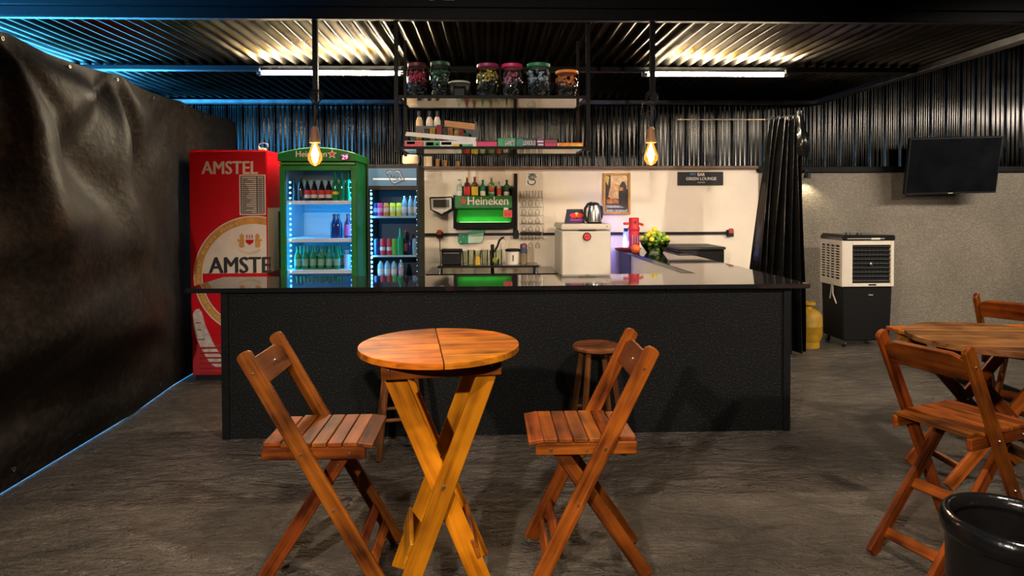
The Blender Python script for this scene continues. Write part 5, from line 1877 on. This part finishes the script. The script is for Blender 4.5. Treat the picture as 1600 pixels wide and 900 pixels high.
for s in (-1, 1):
    board('batten', (s*.16, -.16, TZ-.036), (s*.16, .16, TZ-.036), .04, .018, tabletopwood, t, side=(0, 0, 1))
    bz = .23
    xx = .185-.37*(bz/(TZ-.1))
    board('foot_rail', (s*xx*1.0+s*.040, -.165, bz), (s*xx+s*.040, .155, bz), .085, .018, goldwood if s < 0 else chairwood, t, side=(1, 0, .35*s))

# round stools in front of the counter
def stool(loc, rz, label):
    t = thing('bar_stool', label, 'stool', loc, rz, 'round wooden bar stools')
    h = .69
    MB().lathe([(0, h-.035), (.145, h-.035), (.158, h-.025), (.160, h-.012), (.150, h), (.10, h-.004), (0, h-.006)], n=32).build('seat', stoolwood, t, smooth=True)
    for k in range(4):
        a = PI/4+k*PI/2
        c, s = math.cos(a), math.sin(a)
        lg = board('leg', (c*.205, s*.205, .0), (c*.105, s*.105, h-.036), .036, .036, stoolwood, t, side=(c, s, 0), bev=.010)
    for k in range(4):
        a, b = PI/4+k*PI/2, PI/4+(k+1)*PI/2
        z = .20 if k % 2 else .25
        r_ = .205-.1*z/h
        MB().cyl((math.cos(a)*r_, math.sin(a)*r_, z), (math.cos(b)*r_, math.sin(b)*r_, z), .011, n=8).build('rung', stoolwood, t, smooth=True)


stool((-.59, 4.18, 0), R(12), 'round wooden bar stool half hidden behind the round table')
stool((.70, 4.18, 0), R(8), 'round wooden bar stool behind the right-hand chair')

# right-hand tables: rectangular folding table with a round top laid on it
t = thing('rectangular_table', 'rectangular planked wooden table under the round top at right', 'table', (2.45, 3.42, 0))
rh = .855
for k in range(5):
    board('top_plank', (.0, .05+.088*k, rh-.011), (.95, .05+.088*k, rh-.011), .086, .022, tabletopwood, t, side=(0, 0, 1), bev=.002)
for yb in (.06, .40):
    board('top_rail', (.05, yb, rh-.05), (.90, yb, rh-.05), .055, .022, tabletopwood, t, bev=.003)
    board('leg', (.12, yb, .018), (.80, yb, rh-.06), .07, .022, chairwood, t, bev=.003)
    board('leg', (.80, yb-.024, .018), (.12, yb-.024, rh-.06), .07, .022, chairwood, t, bev=.003)
    bolt(t, (.46, yb-.037, .42), (0, -1, 0), .008)
board('foot_rail', (.20, .07, .12), (.20, .39, .12), .06, .018, chairwood, t, side=(1, 0, .6))
board('foot_rail', (.72, .07, .12), (.72, .39, .12), .06, .018, chairwood, t, side=(1, 0, -.6))
t = thing('round_tabletop', 'loose round wooden tabletop lying on the rectangular table', 'tabletop', (2.76, 3.40, rh+.0005), R(-8))
TR2 = .42
for k in range(6):
    v0 = -TR2+2*TR2*k/6+.001
    v1 = -TR2+2*TR2*(k+1)/6-.001
    arc = [(math.sqrt(max(0, TR2*TR2-v*v)), v) for v in [v0+(v1-v0)*i/10 for i in range(11)]]
    pts = [(max(a, .004), v) for a, v in arc]+[(-max(a, .004), v) for a, v in arc[::-1]]
    MB().prism(pts, 0, .03, 'z').build('top_plank', worndisc, t, bev=.0015)

# glossy black bin at lower right
t = thing('waste_bin', 'round bin wrapped in shiny black plastic at the lower right corner', 'bin', (1.745, 2.06, 0))
vin = M('shiny_black_bag', (.006, .0055, .0055), r=.18, var=.3, bump=.8, bscale=7)
zr = .565
MB().lathe([(0, .01), (.16, .01), (.175, .04), (.185, zr*.5), (.190, zr-.06), (.186, zr-.05), (0, zr*.3)][:5], n=40).build('wrapped_wall', vin, t, smooth=True)
MB().lathe([(.190+.022*math.cos(R(a)) - .004, zr-.040+.040*math.sin(R(a))) for a in range(-130, 200, 22)], n=40).build('rolled_rim', vin, t, smooth='all')
MB().lathe([(.172, zr-.02), (.165, zr*.6), (.15, .06), (0, .05)], n=32).build('inner_bag', vin, t, smooth=True)

# dark scrap on the floor under the left chair
o = MB().prism([(-.03, -.05), (.01, -.06), (.03, -.02), (.015, 0), (.035, .04), (0, .06), (-.03, .03), (-.01, 0)], 0, .006, 'z').build('plastic_scrap', rubber, None, loc=at(539, 786, z=0)[:])
tag(o, 'small dark scrap lying on the floor beside the left chair', 'scrap')
